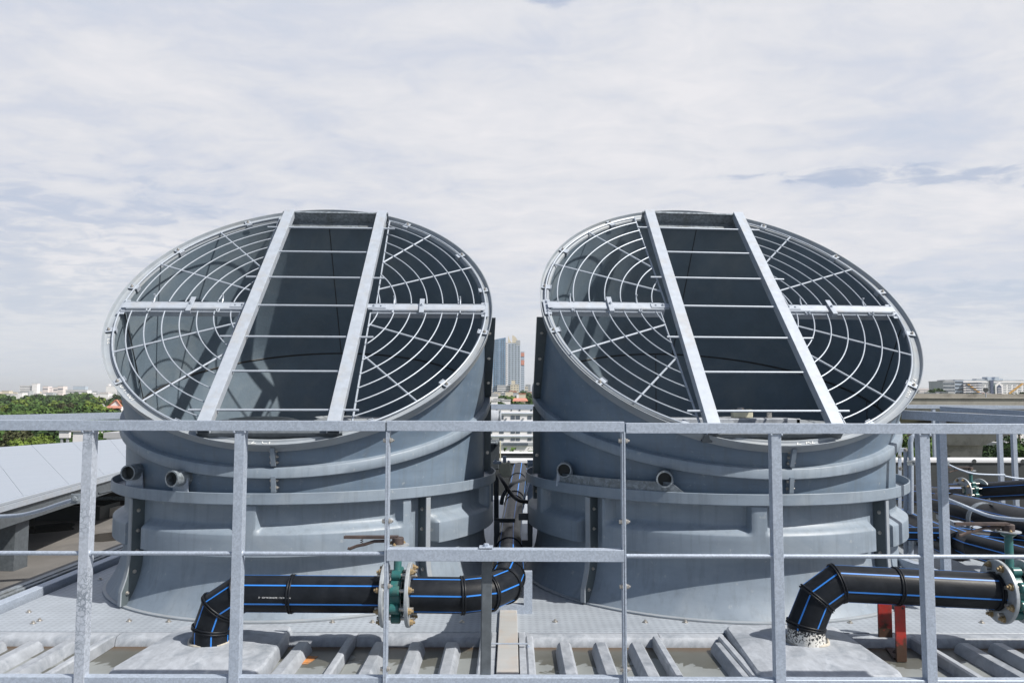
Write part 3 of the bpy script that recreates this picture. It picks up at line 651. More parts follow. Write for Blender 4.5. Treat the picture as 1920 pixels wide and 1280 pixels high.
        if cap:
            for i in range(n+1):
                p_, od, w2 = profile_pts(i/n)
                for a, b in ((w2-.001, -.017), (w2+.007, -.017), (w2+.007, .017), (w2-.001, .017)): vc.append(p_+od*a+tv*b)
            MB().add(vc, [f_[::-1] for f_ in fs]).build('edge_cap', M['frp_rim'], j)
        for i in range(bolts):
            p_, od, w2 = profile_pts((i+.6)/(bolts+.2))
            for sg in (-1, 1):
                mb = MB(); mb.hexbolt(p_+od*w2*.5+tv*sg*T, tv*sg, .009, .008, .008 if sg > 0 else 0); mb.build('bolt', M['bolt'], j, 30)
        return j
    def low_pts(th, zt=.655, zb=.013, w_=.078):
        od = Vector((math.cos(th), math.sin(th), 0))
        def f(s_):
            z = zt+(zb-zt)*s_; return od*bell(z)+Vector((0, 0, z)), od, min(w_, RB+.115-bell(z)+.012*s_) if z < .4 else w_
        return f
    for a in lower_fl: joint(low_pts(R(a)), R(a), m='frp_dark', bolts=5, cap=True)
    for a in side_fl: joint(low_pts(R(a), .655, .55, .05), R(a), m='frp_dark', bolts=1)
    for a in upper_fl:
        a = R(a)
        p0_, p1_ = circ(RB, Z1-.0)(a), ell(r2, d_r2, -.06)(a); od = Vector((math.cos(a), math.sin(a), 0))
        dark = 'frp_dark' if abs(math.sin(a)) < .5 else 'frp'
        joint(lambda s_, p0_=p0_, p1_=p1_, od=od: (p0_.lerp(p1_, s_), od, .05), a, m=dark, bolts=2)
        p0_, p1_ = ell(r2, d_r2, .0)(a), ell(rim, d_rim, -.05)(a)
        joint(lambda s_, p0_=p0_, p1_=p1_, od=od: (p0_.lerp(p1_, s_), od, .05+.03*s_), a, m=dark, bolts=3)
    # ---- steel frame over the mouth (u across, s up the slope, n out of the plane)
    cs = .03 if si == 0 else -.01; ck = .026 if si == 0 else .050; c0 = .02 if si == 0 else -.04
    cv = lambda v: cs+ck*v
    def pl_(x, y, h=0.): return RC+U*x+V*y+Nn*h
    h0 = .045; hb0 = .098
    for sg in (-1, 1):
        mb = MB(); xb = sg*.372
        a_, b_ = pl_(cv(-1.25)+xb, -1.25, hb0), pl_(cv(1.262)+xb, 1.185, hb0); d_ = (b_-a_).normalized()
        m_ = (a_+b_)/2; ln = (b_-a_).length
        mb.frame(m_+Nn*.006, U, d_, Nn, .078, ln, .005, .001)
        mb.frame(m_+U*.0365-Nn*.022, U, d_, Nn, .005, ln, .052, .001); mb.frame(m_-U*.0365-Nn*.022, U, d_, Nn, .005, ln, .052, .001)
        mb.build('beam', M['beam'], t)
    ry_ = [.955, .611, .275, -.062, -.402, -.742, -1.085]
    for i, y in enumerate(ry_):
        e_ = .50 if i in (0, 2, 4, 6) else .40
        mb = MB(); cr = cv(y); pts = [pl_(cr-e_, y, hb0-.02), pl_(cr+e_, y, hb0-.02)]
        if e_ > .5:
            pts = [pl_(cr-e_-.012, y+.03, hb0+.012), pl_(cr-e_-.016, y+.012, hb0-.008), pl_(cr-e_, y, hb0-.02)]+[pl_(cr+e_, y, hb0-.02), pl_(cr+e_+.016, y+.012, hb0-.008), pl_(cr+e_+.012, y+.03, hb0+.012)]
        mb.tube(pts, .0075, 8); mb.build('rung', M['galv_white'], t, 50)
    # channels at the top and bottom ends
    for y, wd, hh, m_, nm in ((1.168, .85, .10, 'galv_dark', 'top_channel'), (-1.228, .84, .07, 'darkmetal2', 'bottom_channel')):
        mb = MB(); a_ = pl_(cv(y), y, .0)
        sg = 1 if y > 0 else -1
        hb = -.03 if sg < 0 else -.008
        mb.frame(a_+V*(sg*.006)+Nn*(hh/2+hb), U, V, Nn, wd, .006, hh, .001)
        mb.frame(a_-V*(sg*.03)+Nn*hb, U, V, Nn, wd, .066, .006, .001)
        mb.frame(a_-V*(sg*.0)+Nn*(hh+hb), U, V, Nn, wd, .02, .005, .001)
        mb.build(nm, M[m_], t)
    # cross arms
    for sg in (-1, 1):
        x0, x1 = cv(-.02)+sg*.415, c0*.5+sg*1.255; y = -.02
        mb = MB(); m_ = (pl_(x0, y, h0-.006)+pl_(x1, y, h0-.006))/2; ln = abs(x1-x0)
        mb.frame(m_, U, V, Nn, ln, .062, .006, .001); mb.frame(m_-V*.033-Nn*.035, U, V, Nn, ln-.06, .006, .07, .001)
        mb.build('cross_arm', M['beam'], t)
        mb = MB(); m_ = pl_(x0+sg*.06, y, h0); mb.frame(m_, U, V, Nn, .13, .045, .006, .001); mb.hexbolt(m_+Nn*.003-U*sg*.02, Nn, .009, .008, .006); mb.hexbolt(m_+Nn*.003+U*sg*.03, Nn, .006, .005, .004); mb.build('splice_plate', M['galv_white'], t)
        mb = MB(); m_ = pl_(c0+sg*.80, y, h0+.010); mb.frame(m_, U, V, Nn, .034, .155, .006, .001); mb.frame(m_-V*.0775-Nn*.012, U, V, Nn, .034, .006, .028, .001); mb.hexbolt(m_+Nn*.003, Nn, .009, .008, .008); mb.build('clip_plate', M['galv_white'], t)
        mb = MB(); m_ = pl_(x1+sg*.0, y, .020); mb.frame(m_, U, V, Nn, .05, .16, .006, .001)
        for k in (-.05, .05): mb.hexbolt(m_+V*k+Nn*.003, Nn, .009, .008, .008)
        mb.build('end_bracket', M['galv_white'], t)
        for xx in (.60, 1.07):
            for up_ in (1, -1):
                mb = MB(); b_ = pl_(c0+sg*xx, y+up_*.034, h0-.01); mb.tube([b_, b_+V*up_*.018+Nn*.0, b_+V*up_*.05+Nn*.012, b_+V*up_*.058+Nn*.03, b_+V*up_*.045+Nn*.04], .0055, 6); mb.build('hook', M['galv_white'], t, 50)
    # wire guards, one per quadrant
    R0 = 1.264
    def gp(r, a, h=.022): return pl_(r*math.cos(a), r*math.sin(a), h)
    cx_ = c0*.4; dyr = 0.; ryr = 1.
    for sx_ in (-1, 1):
        for sy_ in (-1, 1):
            mb = MB(); xin = sx_*.448+cv(sy_*.6)-cx_; yl = -.02+sy_*.052
            def arc(r, rad, h=.022, xlim=xin, ylim=yl):
                # from the cross arm (y = ylim) to the beam (x = xlim)
                a0 = math.asin(ylim/r); cs_ = xlim/r
                if abs(cs_) >= .999: return None
                a1 = math.acos(abs(cs_))
                a0 = abs(math.asin(abs(ylim)/r))*(1 if ylim*sy_ > 0 else -1)
                if a1-a0 < .05: return None
                pts = []
                for k in range(25):
                    a = a0+(a1-a0)*k/24; pts.append(pl_(cx_+sx_*r*math.cos(a), dyr+sy_*r*math.sin(a)*ryr, h))
                mb.tube(pts, rad*.80, 7); return pts
            po = arc(R0, .0075)
            for k in range(1, 8):
                arc(1.292-.1115*k, .0055, .030)
            cor = pl_(cx_+xin, dyr+yl, .022)
            mb.tube([po[0], cor, po[-1]], .0075, 7)
            for tn in (.434, 1.15):
                a = math.atan(tn); ri = abs(xin)/math.cos(a)
                mb.tube([pl_(cx_+xin, dyr+sy_*ri*math.sin(a)*ryr, .022), pl_(cx_+sx_*R0*math.cos(a), dyr+sy_*R0*math.sin(a)*ryr, .022)], .0068, 7)
            mb.build('wire_guard', M['galv_white'], t, 50)
    # guard tabs bolted on the rim
    for a in (10, 32, 60, 120, 147, 170, 192, 217, 243, 297, 322, 348):
        a = R(a); r_ = R0+.004; m_ = pl_(r_*math.cos(a), r_*math.sin(a), .018)
        rad = (U*math.cos(a)+V*math.sin(a)).normalized(); tan = Nn.cross(rad)
        mb = MB(); mb.frame(m_+rad*.010, rad, tan, Nn, .065, .045, .004, .001); mb.frame(m_-rad*.026-Nn*.012, rad, tan, Nn, .004, .045, .035, .001)
        tb = mb.build('guard_tab', M['galv_white'], t); mb = MB(); mb.hexbolt(m_+rad*.02+Nn*.002, Nn, .009, .009, .008); mb.build('bolt', M['bolt'], tb, 30)
    # open sleeves standing on the gutter ring
    for th_, zz, yaw_ in sockets:
        a = R(th_); c_ = Vector((math.cos(a)*(RB+.045), math.sin(a)*(RB+.045), Z1+zz)); d_ = Vector((math.cos(R(yaw_)), math.sin(R(yaw_)), 0))
        mb = MB(); mb.lathe(c_-d_*.02, d_, [(.10, .040), (.10, .049), (-.06, .049), (-.06, .040)], 24, caps=False)
        md = MB(); md.add([c_+d_*.03+(Vector((0, 0, 1))*math.cos(k)+d_.cross(Vector((0, 0, 1)))*math.sin(k))*.041 for k in np.linspace(0, 2*PI, 16, False)], [tuple(range(16))])  # black disc that stands in for the shade inside the sleeve
        sk = mb.build('lifting_sleeve', M['galv_dark'], t, 40); md.build('inner_shade_disc', M['black'], sk)
        mb = MB(); s_ = d_.cross(Vector((0, 0, 1))); mb.poly([c_-s_*.05+Vector((0, 0, -.0)), c_+s_*.05, c_+s_*.06+Vector((0, 0, -.075-zz+.045)), c_-s_*.06+Vector((0, 0, -.075-zz+.045))], d_*.008); mb.build('bracket', M['galv'], sk)
    if si == 1:
        a0_, a1_ = R(sockets[0][0]-4), R(sockets[1][0]+5); mb = MB(); n = 14
        vs = []
        for k in range(n+1):
            a = a0_+(a1_-a0_)*k/n; hh = .055 if 0 < k < n else .0
            for rr in (RB+.070, RB+.077):
                for z in (Z1-.03, Z1+hh): vs.append((rr*math.cos(a), rr*math.sin(a), z))
        fs = []
        for k in range(n):
            i = k*4; j = i+4; fs += [(i, j, j+1, i+1), (i+2, i+3, j+3, j+2), (i+1, j+1, j+3, i+3)]
        mb.add(vs, fs); mb.build('sleeve_plate', M['galv_dark'], t)
    # chalk marks written on the rim
    for s_, a, sz in ((('1 2.2', 196, .05), ('10/T. 001', 222, .055), ('Z  C1', 268, .05)) if si == 0 else (('100T. 8/2', 321, .06), ('Z  A2', 275, .05))):
        a = R(a); r_ = RR-.030; m_ = pl_(r_*math.cos(a), r_*math.sin(a), .0072)
        rad = (U*math.cos(a)+V*math.sin(a)).normalized(); tan = Nn.cross(rad)
        o_ = text_obj(s_, sz, 'chalk_mark', M['chalk'], t, (0, 0, 0), (0, 0, 0), .0002, 'CENTER')
        mt = Matrix((tan, -rad, Nn)).transposed() if False else Matrix((-tan, -rad, Nn)).transposed()
        if mt.determinant() < 0: mt = Matrix((tan, -rad, -Nn)).transposed()
        mt = Matrix((tan, -rad, tan.cross(-rad))).transposed()
        o_.rotation_euler = mt.to_euler(); o_.location = m_-Vector((0, 0, 0))
    return t
M['chalk'] = mat('chalk', (.62, .63, .63), .8, 0, .05, 10)
SOL = stack(0, 'left grey fan stack with tilted mouth, its rim at the left of the pair', [-133, -48, 42, 137], [-89, -1, 89, 179],
      [(-95, 1.9), (-54.2, 1.3), (-12, 2), (2, 2)], [(-134.5, .085, -100), (-114.5, .075, -114)], [-2])
SOR = stack(1, 'right grey fan stack with tilted mouth, the plate with two open sleeves on its ring', [-142.5, -57.5, 32, 122], [-88.5, -1, 91, -178],
      [(-97, 1.8), (-138, .9), (-168, 2)], [(-153.5, .08, -104), (-120.5, .075, -106)], [-178])
# ---- fans inside the stacks
def fan(si, label, ang, boxy):
    K = STK[si]; f = thing('axial_fan', (K['X'], SY-.12, 1.085), label, 'fan', 'axial fans inside the stacks')
    mb = MB(); mb.lathe((0, 0, -.16), (0, 0, 1), [(0, .16), (.02, .19), (.12, .19), (.16, .14), (.17, .04)], 28); mb.build('hub', M['flange'], f, 35)
    for k in range(5):
        a = ang+k*2*PI/5; d_ = Vector((math.cos(a), math.sin(a), 0)); s_ = Vector((-math.sin(a), math.cos(a), 0)); vs = []; n = 8
        for i in range(n+1):
            r = .15+(1.08-.15)*i/n; tw = R(26-16*i/n); ch = .17+.10*math.sin(PI*min(1, i/n*.9+.1))
            cdir = s_*math.cos(tw)+Vector((0, 0, 1))*math.sin(tw); nd_ = d_.cross(cdir)
            for a_, b_ in ((-.5, 0), (-.2, .016), (.2, .014), (.5, 0), (.2, -.006), (-.2, -.006)): vs.append(d_*r+cdir*ch*a_+nd_*b_)
        fs = [(i*6+j, i*6+(j+1) % 6, (i+1)*6+(j+1) % 6, (i+1)*6+j) for i in range(n) for j in range(6)]+[tuple(range(6)), tuple(n*6+j for j in range(5, -1, -1))]
        MB().add(vs, fs).build('blade', M['flange'], f, 30)
    return f
fan(0, 'pale axial fan lying low inside the left stack', R(-6), False)
fan(1, 'pale axial fan lying low inside the right stack', R(-30), True)
# motor plate showing at the bottom of the right mouth
q = P(1430, 780, 5.35); b = thing('fan_motor', (q.x, q.y, q.z), 'pale motor bracket plate seen through the bottom of the right mouth', 'motor')
mb = MB(); mb.box(-.72, .215, -.12, .12, -.05, -.012, .006); mb.box(.185, .215, -.12, .12, -.30, -.012, .004); mb.build('mount_plate', M['cover'], b)
mb = MB(); mb.box(-.21, -.075, -.03, .03, -.010, .045, .004); mb.build('clamp_block', M['cream'], b)
mb = MB(); mb.lathe((-.15, 0, .046), (0, 0, 1), [(0, .03), (.012, .02)], 12); mb.box(.03, .06, -.01, .01, -.012, .03, .001); mb.build('fitting', M['bolt'], b)

# ================================================================ GUARD RAILS IN FRONT
YR = 3.12
def rz(v): return P(960, v, YR).z
ZT, ZM, ZB = rz(799), rz(1040), rz(1287)
def rx(u, v=900): return P(u, v, YR).x
def guardrail(u0, u1, posts, label, m_post, dv=0., flip=1):
    x0, x1 = rx(u0, 800), rx(u1, 800); t = thing('guardrail', ((x0+x1)/2, YR, 0), label, 'guardrail'); o = t.location.x; dz = -dv/F*YR
    mb = MB(); mb.angle((x0-o, 0, ZT+.020+dz), (x1-o, 0, ZT+.020+dz), .040, .005, (0, 0, -1), (0, 1, 0)); mb.build('top_rail', M['galv'], t)
    mb = MB(); mb.tube([(x0-o, .02, ZM+dz), (x1-o, .02, ZM+dz)], .0085, 10); mb.build('mid_rail', M['galv'], t, 50)
    mb = MB(); mb.box(x0-o, x1-o, .012, .05, ZB-.09, ZB+.030+dz, .002); mb.build('bottom_rail', M['galv'], t)
    for u, sg, mm in posts:
        x = rx(u, 900)-o
        mb = MB(); mb.angle((x-sg*.020, .006, -.1), (x-sg*.020, .006, ZT-.0215+dz), .040, .005, (sg, 0, 0), (0, 1, 0)); mb.build('post', M[mm], t)
        for q_ in (-.020, .020): MB().lathe((x+q_-.004, .02, ZM+dz), (1, 0, 0), [(0, .010), (.003, .0135), (.006, .0125), (.009, .009)], 9).build('weld', M['galv'], t, 50)
        for q_ in (-.021, .021): MB().lathe((x+q_, .003, ZT-.024+dz), (0, 1, 0), [(-.003, .003), (0, .006), (.006, .004)], 7).build('weld', M['galv'], t, 50)
    return t
guardrail(-220, 722, [(160, -1, 'galv_cells'), (446, -1, 'galv'), (-140, -1, 'galv')], 'left stretch of galvanised guardrail with two posts and a web of dark cells on one', 'galv')
guardrail(1174, 2150, [(1458, 1, 'galv'), (1738, 1, 'galv'), (2030, 1, 'galv')], 'right stretch of galvanised guardrail in front of the right stack', 'galv', dv=3)
# centre panel
x0, x1 = rx(724, 900), rx(1171.5, 900); t = thing('guardrail', ((x0+x1)/2, YR, 0), 'centre guardrail panel of thin angle frame bolted between the two long guardrails', 'guardrail'); o = t.location.x
mb = MB(); mb.angle((x0-o, -.002, ZT+.021), (x1-o, -.002, ZT+.019), .040, .005, (0, 0, -1), (0, 1, 0)); mb.build('top_rail', M['galv'], t)
mb = MB(); mb.angle((x0-o+.005, -.002, ZM+.022), (x1-o-.005, -.002, ZM+.020), .046, .005, (0, 0, -1), (0, 1, 0)); mb.build('mid_rail', M['galv'], t)
mb = MB(); mb.box(x0-o, x1-o, .012, .05, ZB-.09, ZB+.031, .002); mb.build('bottom_rail', M['galv'], t)
for s, x in ((-1, x0-o), (1, x1-o)):
    for off in (0, -s*.0075):
        mb = MB(); mb.box(x+off-.003 if off else x-.0035, x+off+.003 if off else x+.0035, .0 if off == 0 else .002, .042, ZB-.09, ZT-.022, .0008); mb.build('post', M['galv'], t)
    for z in (rz(826), rz(978), rz(1100), rz(1256)):
        mb = MB(); xx = x-s*.0035
        mb.hexbolt((xx+.008, .012, z), (1, 0, 0), .0085, .009, .008); mb.hexbolt((xx-.008, .012, z), (-1, 0, 0), .0085, .009, .0); mb.build('bolt', M['bolt'], t, 30)
xs = rx(911, 1100)-o
mb = MB(); mb.bar((xs-.002, .045, .0), (xs+.004, .045, ZM-.002), .040, .005, (0, 1, 0)); mb.bar((xs-.022, .065, .0), (xs-.016, .065, ZM-.002), .005, .036, (0, 1, 0)); mb.build('support_post', M['darkmetal2'], t)
mb = MB(); mb.box(xs-.024, xs+.026, .02, .085, .0, .03, .002); mb.build('post_foot', M['strip'], t)
mb = MB(); mb.box(xs-.028, xs+.026, .0, .05, ZM+.0245, ZM+.029, .001); mb.hexbolt((xs, .025, ZM+.029), (0, 0, 1), .011, .009, 0); mb.build('top_plate', M['galv'], t)
t.location.z = 0

# ================================================================ REAR RAILS AND PLANT ROUND THE STACKS
def rail(a, b, label, hgt=.06, m='galv', posts=(), zfoot=0.):
    a = Vector(a); b = Vector(b); t = thing('rear_rail', a.to_tuple(), label, 'guardrail', 'rails round the back of the deck')
    mb = MB(); d = (b-a).normalized(); sdv = Vector((0, 0, 1)).cross(d).normalized(); mb.angle(Vector((0, 0, hgt/2)), b-a+Vector((0, 0, hgt/2)), hgt, .006, (0, 0, -1), sdv if sdv.y > 0 else -sdv); mb.build('top_rail', M[m], t)
    for f in posts:
        p_ = (b-a)*f; zf = zfoot-a.z
        mb = MB(); mb.angle((p_.x, p_.y+.01, zf), (p_.x, p_.y+.01, p_.z-hgt/2), hgt*.8, .006, (1, 0, 0), (0, 1, 0)); mb.build('post', M[m], t)
        mb = MB(); 
    return t
a, b = P(-60, 786, 7.0), P(232, 779, 7.35); rail(a, b, 'galvanised top rail passing behind the left stack over the trees', .062, posts=(.02,))
a, b = P(900, 762, 9.8), P(1025, 763, 9.8); rail(a, b, 'short rail crossing the gap between the two stacks', .062)
a, b = P(1690, 777, 5.0), P(1945, 790, 4.6); rail(a, b, 'nearest rear rail at the right, sloping down under the others', .056, posts=(.30,), zfoot=0.)
a, b = P(1762, 766, 9.8), P(1945, 776, 9.0); rail(a, b, 'middle rear rail at the right starting at a corner', .060, posts=(.62, .76), zfoot=-.6)
a, b = P(1700, 762, 13), P(1945, 763.5, 13); rail(a, b, 'farthest rear rail at the right, level below the viaduct', .060, posts=(.2,), zfoot=-.6)
# mid rods hanging between the right posts
def rod(pts, label, r=.008, m='galv', name='guard_rod', cat='rod', ends=True):
    pts = [Vector(p) for p in pts]; o = pts[0]; t = thing(name, o.to_tuple(), label, cat)
    # smooth the polyline
    sm = []
    for i in range(len(pts)-1):
        p0_ = pts[max(i-1, 0)]; p1_ = pts[i]; p2_ = pts[i+1]; p3_ = pts[min(i+2, len(pts)-1)]
        for k in range(8):
            q = k/8; sm.append(.5*((2*p1_)+(p2_-p0_)*q+(2*p0_-5*p1_+4*p2_-p3_)*q*q+(3*p1_-p0_-3*p2_+p3_)*q**3)-o)
    sm.append(pts[-1]-o); mb = MB(); mb.tube(sm, r, 8); mb.build('rod' if name != 'cable' else 'sheath', M[m], t, 60)
    if ends:
        mb = MB(); mb.hexbolt((0, -.012, 0), (0, -1, 0), .012, .01, .008); mb.box(-.022, .03, -.012, -.008, -.022, .022, .001); mb.build('end_plate', M['galv_dark'], t, 30)
    return t
rod([P(1773, 868, 7.4), P(1800, 880, 7.4), P(1830, 888, 7.4), P(1884, 890, 7.4)], 'thin bent rod between the two far right posts above the small valve')
rod([P(1884, 892, 7.4), P(1905, 896, 7.4), P(1935, 898, 7.4)], 'thin rod running right from the farthest post to the picture edge', ends=False)
rod([P(1768, 932, 5.4), P(1800, 945, 5.3), P(1850, 965, 5.2), P(1890, 972, 5.1), P(1940, 975, 5.0)], 'thick bent rod sagging in front of the large diagonal pipe', .012)
rod([P(145, 934, 3.5), P(110, 945, 3.6), P(70, 958, 3.7), P(30, 966, 3.8), P(-30, 968, 3.9)], 'thin bent rod sagging left from the first guardrail post', .009)
rod([P(185, 925, 8.2), P(215, 918, 8.4), P(250, 909, 8.7)], 'thin dark rod under the pale panels behind the first guardrail post', .012, 'darkmetal', ends=False)
# caged ladder ends beside the right stack
lad = thing('ladder', P(1705, 950, 6.4).to_tuple(), 'galvanised ladder stile with a hooked grab tube right of the right stack', 'ladder'); o = Vector(lad.location)
hp = [(1708, 1075), (1708, 960), (1708, 860), (1707, 830), (1709, 820), (1714, 816), (1722, 820)]
mb = MB(); mb.tube([P(u, v, 6.4)-o for u, v in hp], .020, 12); mb.build('grab_tube', M['galv'], lad, 60)
mb = MB(); mb.bar(P(1698, 1075, 6.42)-o, P(1698, 840, 6.42)-o, .034, .006, (0, 1, 0)); mb.build('stile', M['galv'], lad)
mb = MB(); mb.bar(P(1687, 1000, 6.6)-o, P(1687, 812, 6.6)-o, .030, .006, (0, 1, 0)); mb.build('stile', M['galv'], lad)
mb = MB(); mb.bar(P(1655, 843, 6.5)-o, P(1700, 843, 6.5)-o, .006, .034, (0, 0, 1)); mb.build('brace', M['galv'], lad)
mb = MB(); mb.bar(P(1700, 868, 6.36)-o, P(1716, 867, 6.36)-o, .006, .04, (0, 0, 1)); mb.hexbolt(P(1714, 867, 6.34)-o, (0, -1, 0), .012, .01, .01); mb.build('clamp', M['galv_dark'], lad)
mb = MB()
for u, v in ((1686, 832), (1686, 855), (1688, 878), (1698, 843)): mb.hexbolt(P(u, v, 6.4)-o, (0, -1, 0), .012, .012, .008)
mb.build('bolts', M['bolt'], lad, 30)
# right hand plant: black pipes running off to the right
pipe('water_pipe', [P(1640, 918, 9.2), P(1715, 928, 8.2), P(1790, 938, 7.3)], .105, 'black pipe leaving behind the right stack, uppermost of the pair there', phi0=R(0))
pipe('water_pipe', [P(1630, 948, 7.8), P(1722, 990, 6.3), P(1800, 1024, 5.6)], .105, 'thick black pipe sloping down right behind the ladder tubes', phi0=R(8), bead_at=((0, .3),))
pipe('water_pipe', [P(1768, 944, 7.0), P(1830, 958, 6.3), P(1960, 990, 5.3)], .108, 'large black pipe under the strap clamp sloping to the right edge', phi0=R(8), bead_at=((0, .4),))
pA = pipe('water_pipe', [P(1775, 919, 9.2), P(1797, 919, 9.2)], .075, 'short black pipe left of the small far valve', phi0=R(0))
flange(pA, P(1804, 919, 9.2), (1, .2, 0), .07, .15, .02, 8, .3, side=-1)
pB = pipe('water_pipe', [P(1843, 922, 9.2), P(1960, 915, 8.6)], .105, 'black pipe running right from the small far valve', phi0=R(0))
flange(pB, P(1838, 922, 9.2), (1, .2, 0), .07, .155, .02, 8, .3, side=1)
valve('butterfly_valve', P(1821, 920, 9.2), (1, .1, 0), 'small green valve with dark handle far back at the right', (-1, 0, 0), r=.075, stem_h=.235)
pipe('water_pipe', [P(1770, 1000, 6.0), P(1830, 1025, 5.4), P(1960, 1060, 4.9)], .085, 'black pipe under the rusty lever near the right edge, lowest of the diagonal pipes', phi0=R(10))
pipe('water_pipe', [P(1690, 1000, 5.9), P(1800, 1002, 5.7), P(1960, 1020, 5.6)], .05, 'slim black pipe crossing behind the rusty lever at right', phi0=R(10))
st = thing('pipe_clamp', P(1850, 975, 5.9).to_tuple(), 'grey strap clamp bent over the large diagonal pipe', 'clamp'); o = Vector(st.location)
mb = MB(); vs = []; n = 16
for k in range(n+1):
    a_ = PI*k/n
    for yy in (0, .05):
        for rr in (.122, .128): vs.append((-math.cos(a_)*rr, yy+.2*math.cos(a_)*0, .0+math.sin(a_)*rr))
fs = []
for k in range(n):
    i = k*4; j = i+4; fs += [(i, j, j+2, i+2), (i+1, i+3, j+3, j+1), (i, i+1, j+1, j), (i+2, j+2, j+3, i+3)]
mb.add(vs, fs); mb.box(-.128, -.122, 0, .05, -.12, 0); mb.build('strap', M['galv_dark'], st, 40)
mb = MB(); mb.box(-.2, .2, -.02, .1, -.2, -.14, .004); mb.build('saddle_beam', M['darkmetal'], st)
# long grating beams under the pipes, equipment frame and deck steps
for (u0, v0, Y0, u1, v1, Y1, lb, w_) in ((1772, 968, 8.0, 1840, 1000, 6.2, 'grey channel beam below the large diagonal pipe', .16), (1690, 1052, 5.2, 1760, 1078, 4.8, 'narrow steel angle lying on the deck right of the right stack', .05)):
    a, b = P(u0, v0, Y0), P(u1, v1, Y1); t = thing('support_beam', a.to_tuple(), lb, 'beam'); mb = MB(); mb.bar((0, 0, 0), b-a, w_, .05); mb.build('beam_web', M['galv'], t)
    mb = MB(); mb.bar((0, 0, -.06), b-a+Vector((0, 0, -.06)), w_*.6, .05); mb.build('beam_flange', M['darkmetal'], t)
cab = thing('equipment_cabinet', P(1720, 1068, 6.9).to_tuple(), 'dark blue grey cabinet frame with louvred side behind the ladder tubes', 'cabinet'); o = Vector(cab.location)
a, b = P(1688, 1062, 6.9)-o, P(1765, 990, 6.9)-o
mb = MB(); mb.box(a.x, b.x, 0, .5, a.z, b.z, .004); mb.build('body', M['darkmetal'], cab)
for u in (1690, 1712, 1735, 1760):
    x = P(u, 1000, 6.88).x-o.x; mb = MB(); mb.box(x-.02, x+.02, -.03, -.002, a.z, b.z, .003); mb.build('post', M['galv_dark'], cab)
mb = MB()
for i in range(6):
    c_ = P(1677, 1012+i*8.5, 6.9)-o; mb.box(c_.x-.045, c_.x+.02, -.03, .0, c_.z-.008, c_.z+.008, .001)
mb.build('louvre', M['galv_white'], cab)
# low dark wall with a white cap behind the right plant, and one behind the gap
def parapet(u0, u1, v_top, v_cap, v_bot, Y, label, holes=()):
    a, b = P(u0, v_top, Y), P(u1, v_top, Y); t = thing('parapet_wall', ((a.x+b.x)/2, Y, a.z), label, 'wall', 'dark parapets with pale caps'); hw = (b.x-a.x)/2; zc = P(u0, v_cap, Y).z-a.z; zb = P(u0, v_bot, Y).z-a.z
    mb = MB(); mb.box(-hw, hw, -.02, .3, zc, 0, .01); mb.build('cap', M['wallw'], t)
    mb = MB(); mb.box(-hw, hw, 0, .25, min(zb, -.6-a.z), zc-.002); mb.build('wall_face', M['black'], t)
    for u in holes:
        x = P(u, 864, Y).x-t.location.x; mb = MB(); mb.lathe((x, -.022, zc/2), (0, -1, 0), [(0, .03), (.004, .03)], 12); mb.build('fixing', M['black'], t)
parapet(1655, 2100, 860, 867, 930, 11, 'dark low wall with white cap behind the right hand pipes', (1825, 1916))
parapet(880, 1040, 861, 868, 885, 12.5, 'pale low wall closing the gap behind the two stacks')
parapet(880, 1040, 848, 850, 859, 14.5, 'thin dark rail wall behind the gap between the stacks')
# steps of tread plate under the right pipes
t = thing('walkway', P(1840, 1010, 6.6).to_tuple(), 'strip of white tread plate walkway under the right pipes', 'walkway'); mb = MB(); mb.box(-.5, 2.2, -.9, .5, -.05, 0, .004); mb.build('tread', M['plate'], t); mb = MB(); mb.box(-.5, 2.2, .5, .54, -.05, .06, .002); mb.build('kick_plate', M['galv'], t)
t.location.z = -.02
# ---- gap between the stacks
gp_ = thing('post', P(930, 1010, 6.8).to_tuple(), 'tall dark steel post left of the centre pipe between the stacks', 'post'); o = Vector(gp_.location)
mb = MB(); mb.angle(P(926, 1075, 6.8)-o, P(926, 890, 6.8)-o, .042, .006, (1, 0, 0), (0, 1, 0)); mb.build('upright', M['darkmetal'], gp_)
mb = MB(); mb.bar(P(926, 1002, 6.79)-o, P(937, 1002, 6.79)-o, .006, .03); mb.build('cleat', M['galv_dark'], gp_)
jb = thing('junction_box', P(947, 880, 6.7).to_tuple(), 'cream junction box on a bracket in the gap between the stacks', 'junction box'); o = Vector(jb.location)
a, b = P(935.5, 894, 6.7)-o, P(958, 867, 6.7)-o
mb = MB(); mb.box(a.x, b.x, 0, .09, a.z, b.z, .006); mb.build('box', M['cream'], jb); mb = MB(); mb.box(a.x+.006, b.x-.006, -.006, -.001, a.z+.006, b.z-.006, .004); mb.lathe((0, -.006, 0), (0, -1, 0), [(0, .014), (.0015, .014)], 14); mb.build('lid', M['cream'], jb, 30)
mb = MB(); mb.box(a.x-.05, a.x+.02, -.02, .02, b.z-.01, b.z+.012, .002); mb.hexbolt((a.x-.03, 0, b.z+.012), (0, 0, 1), .01, .01); mb.hexbolt((b.x-.02, 0, b.z+.004), (0, 0, 1), .01, .01); mb.box(-.02, .01, .02, .05, b.z, b.z+.055, .002); mb.build('bracket', M['galv'], jb)
mt_ = thing('fan_drive', P(931, 850, 7.6).to_tuple(), 'dark motor housing with cream edge behind the junction box', 'motor'); o = Vector(mt_.location)
mb = MB(); a, b = P(922, 880, 7.6)-o, P(936, 826, 7.6)-o; mb.box(a.x-.1, b.x, 0, .2, a.z, b.z, .01); mb.build('housing', M['darkmetal'], mt_)
mb = MB(); mb.box(b.x+.006, b.x+.014, 0, .2, a.z+.05, b.z-.01, .001); mb.build('edge_strip', M['cream'], mt_)
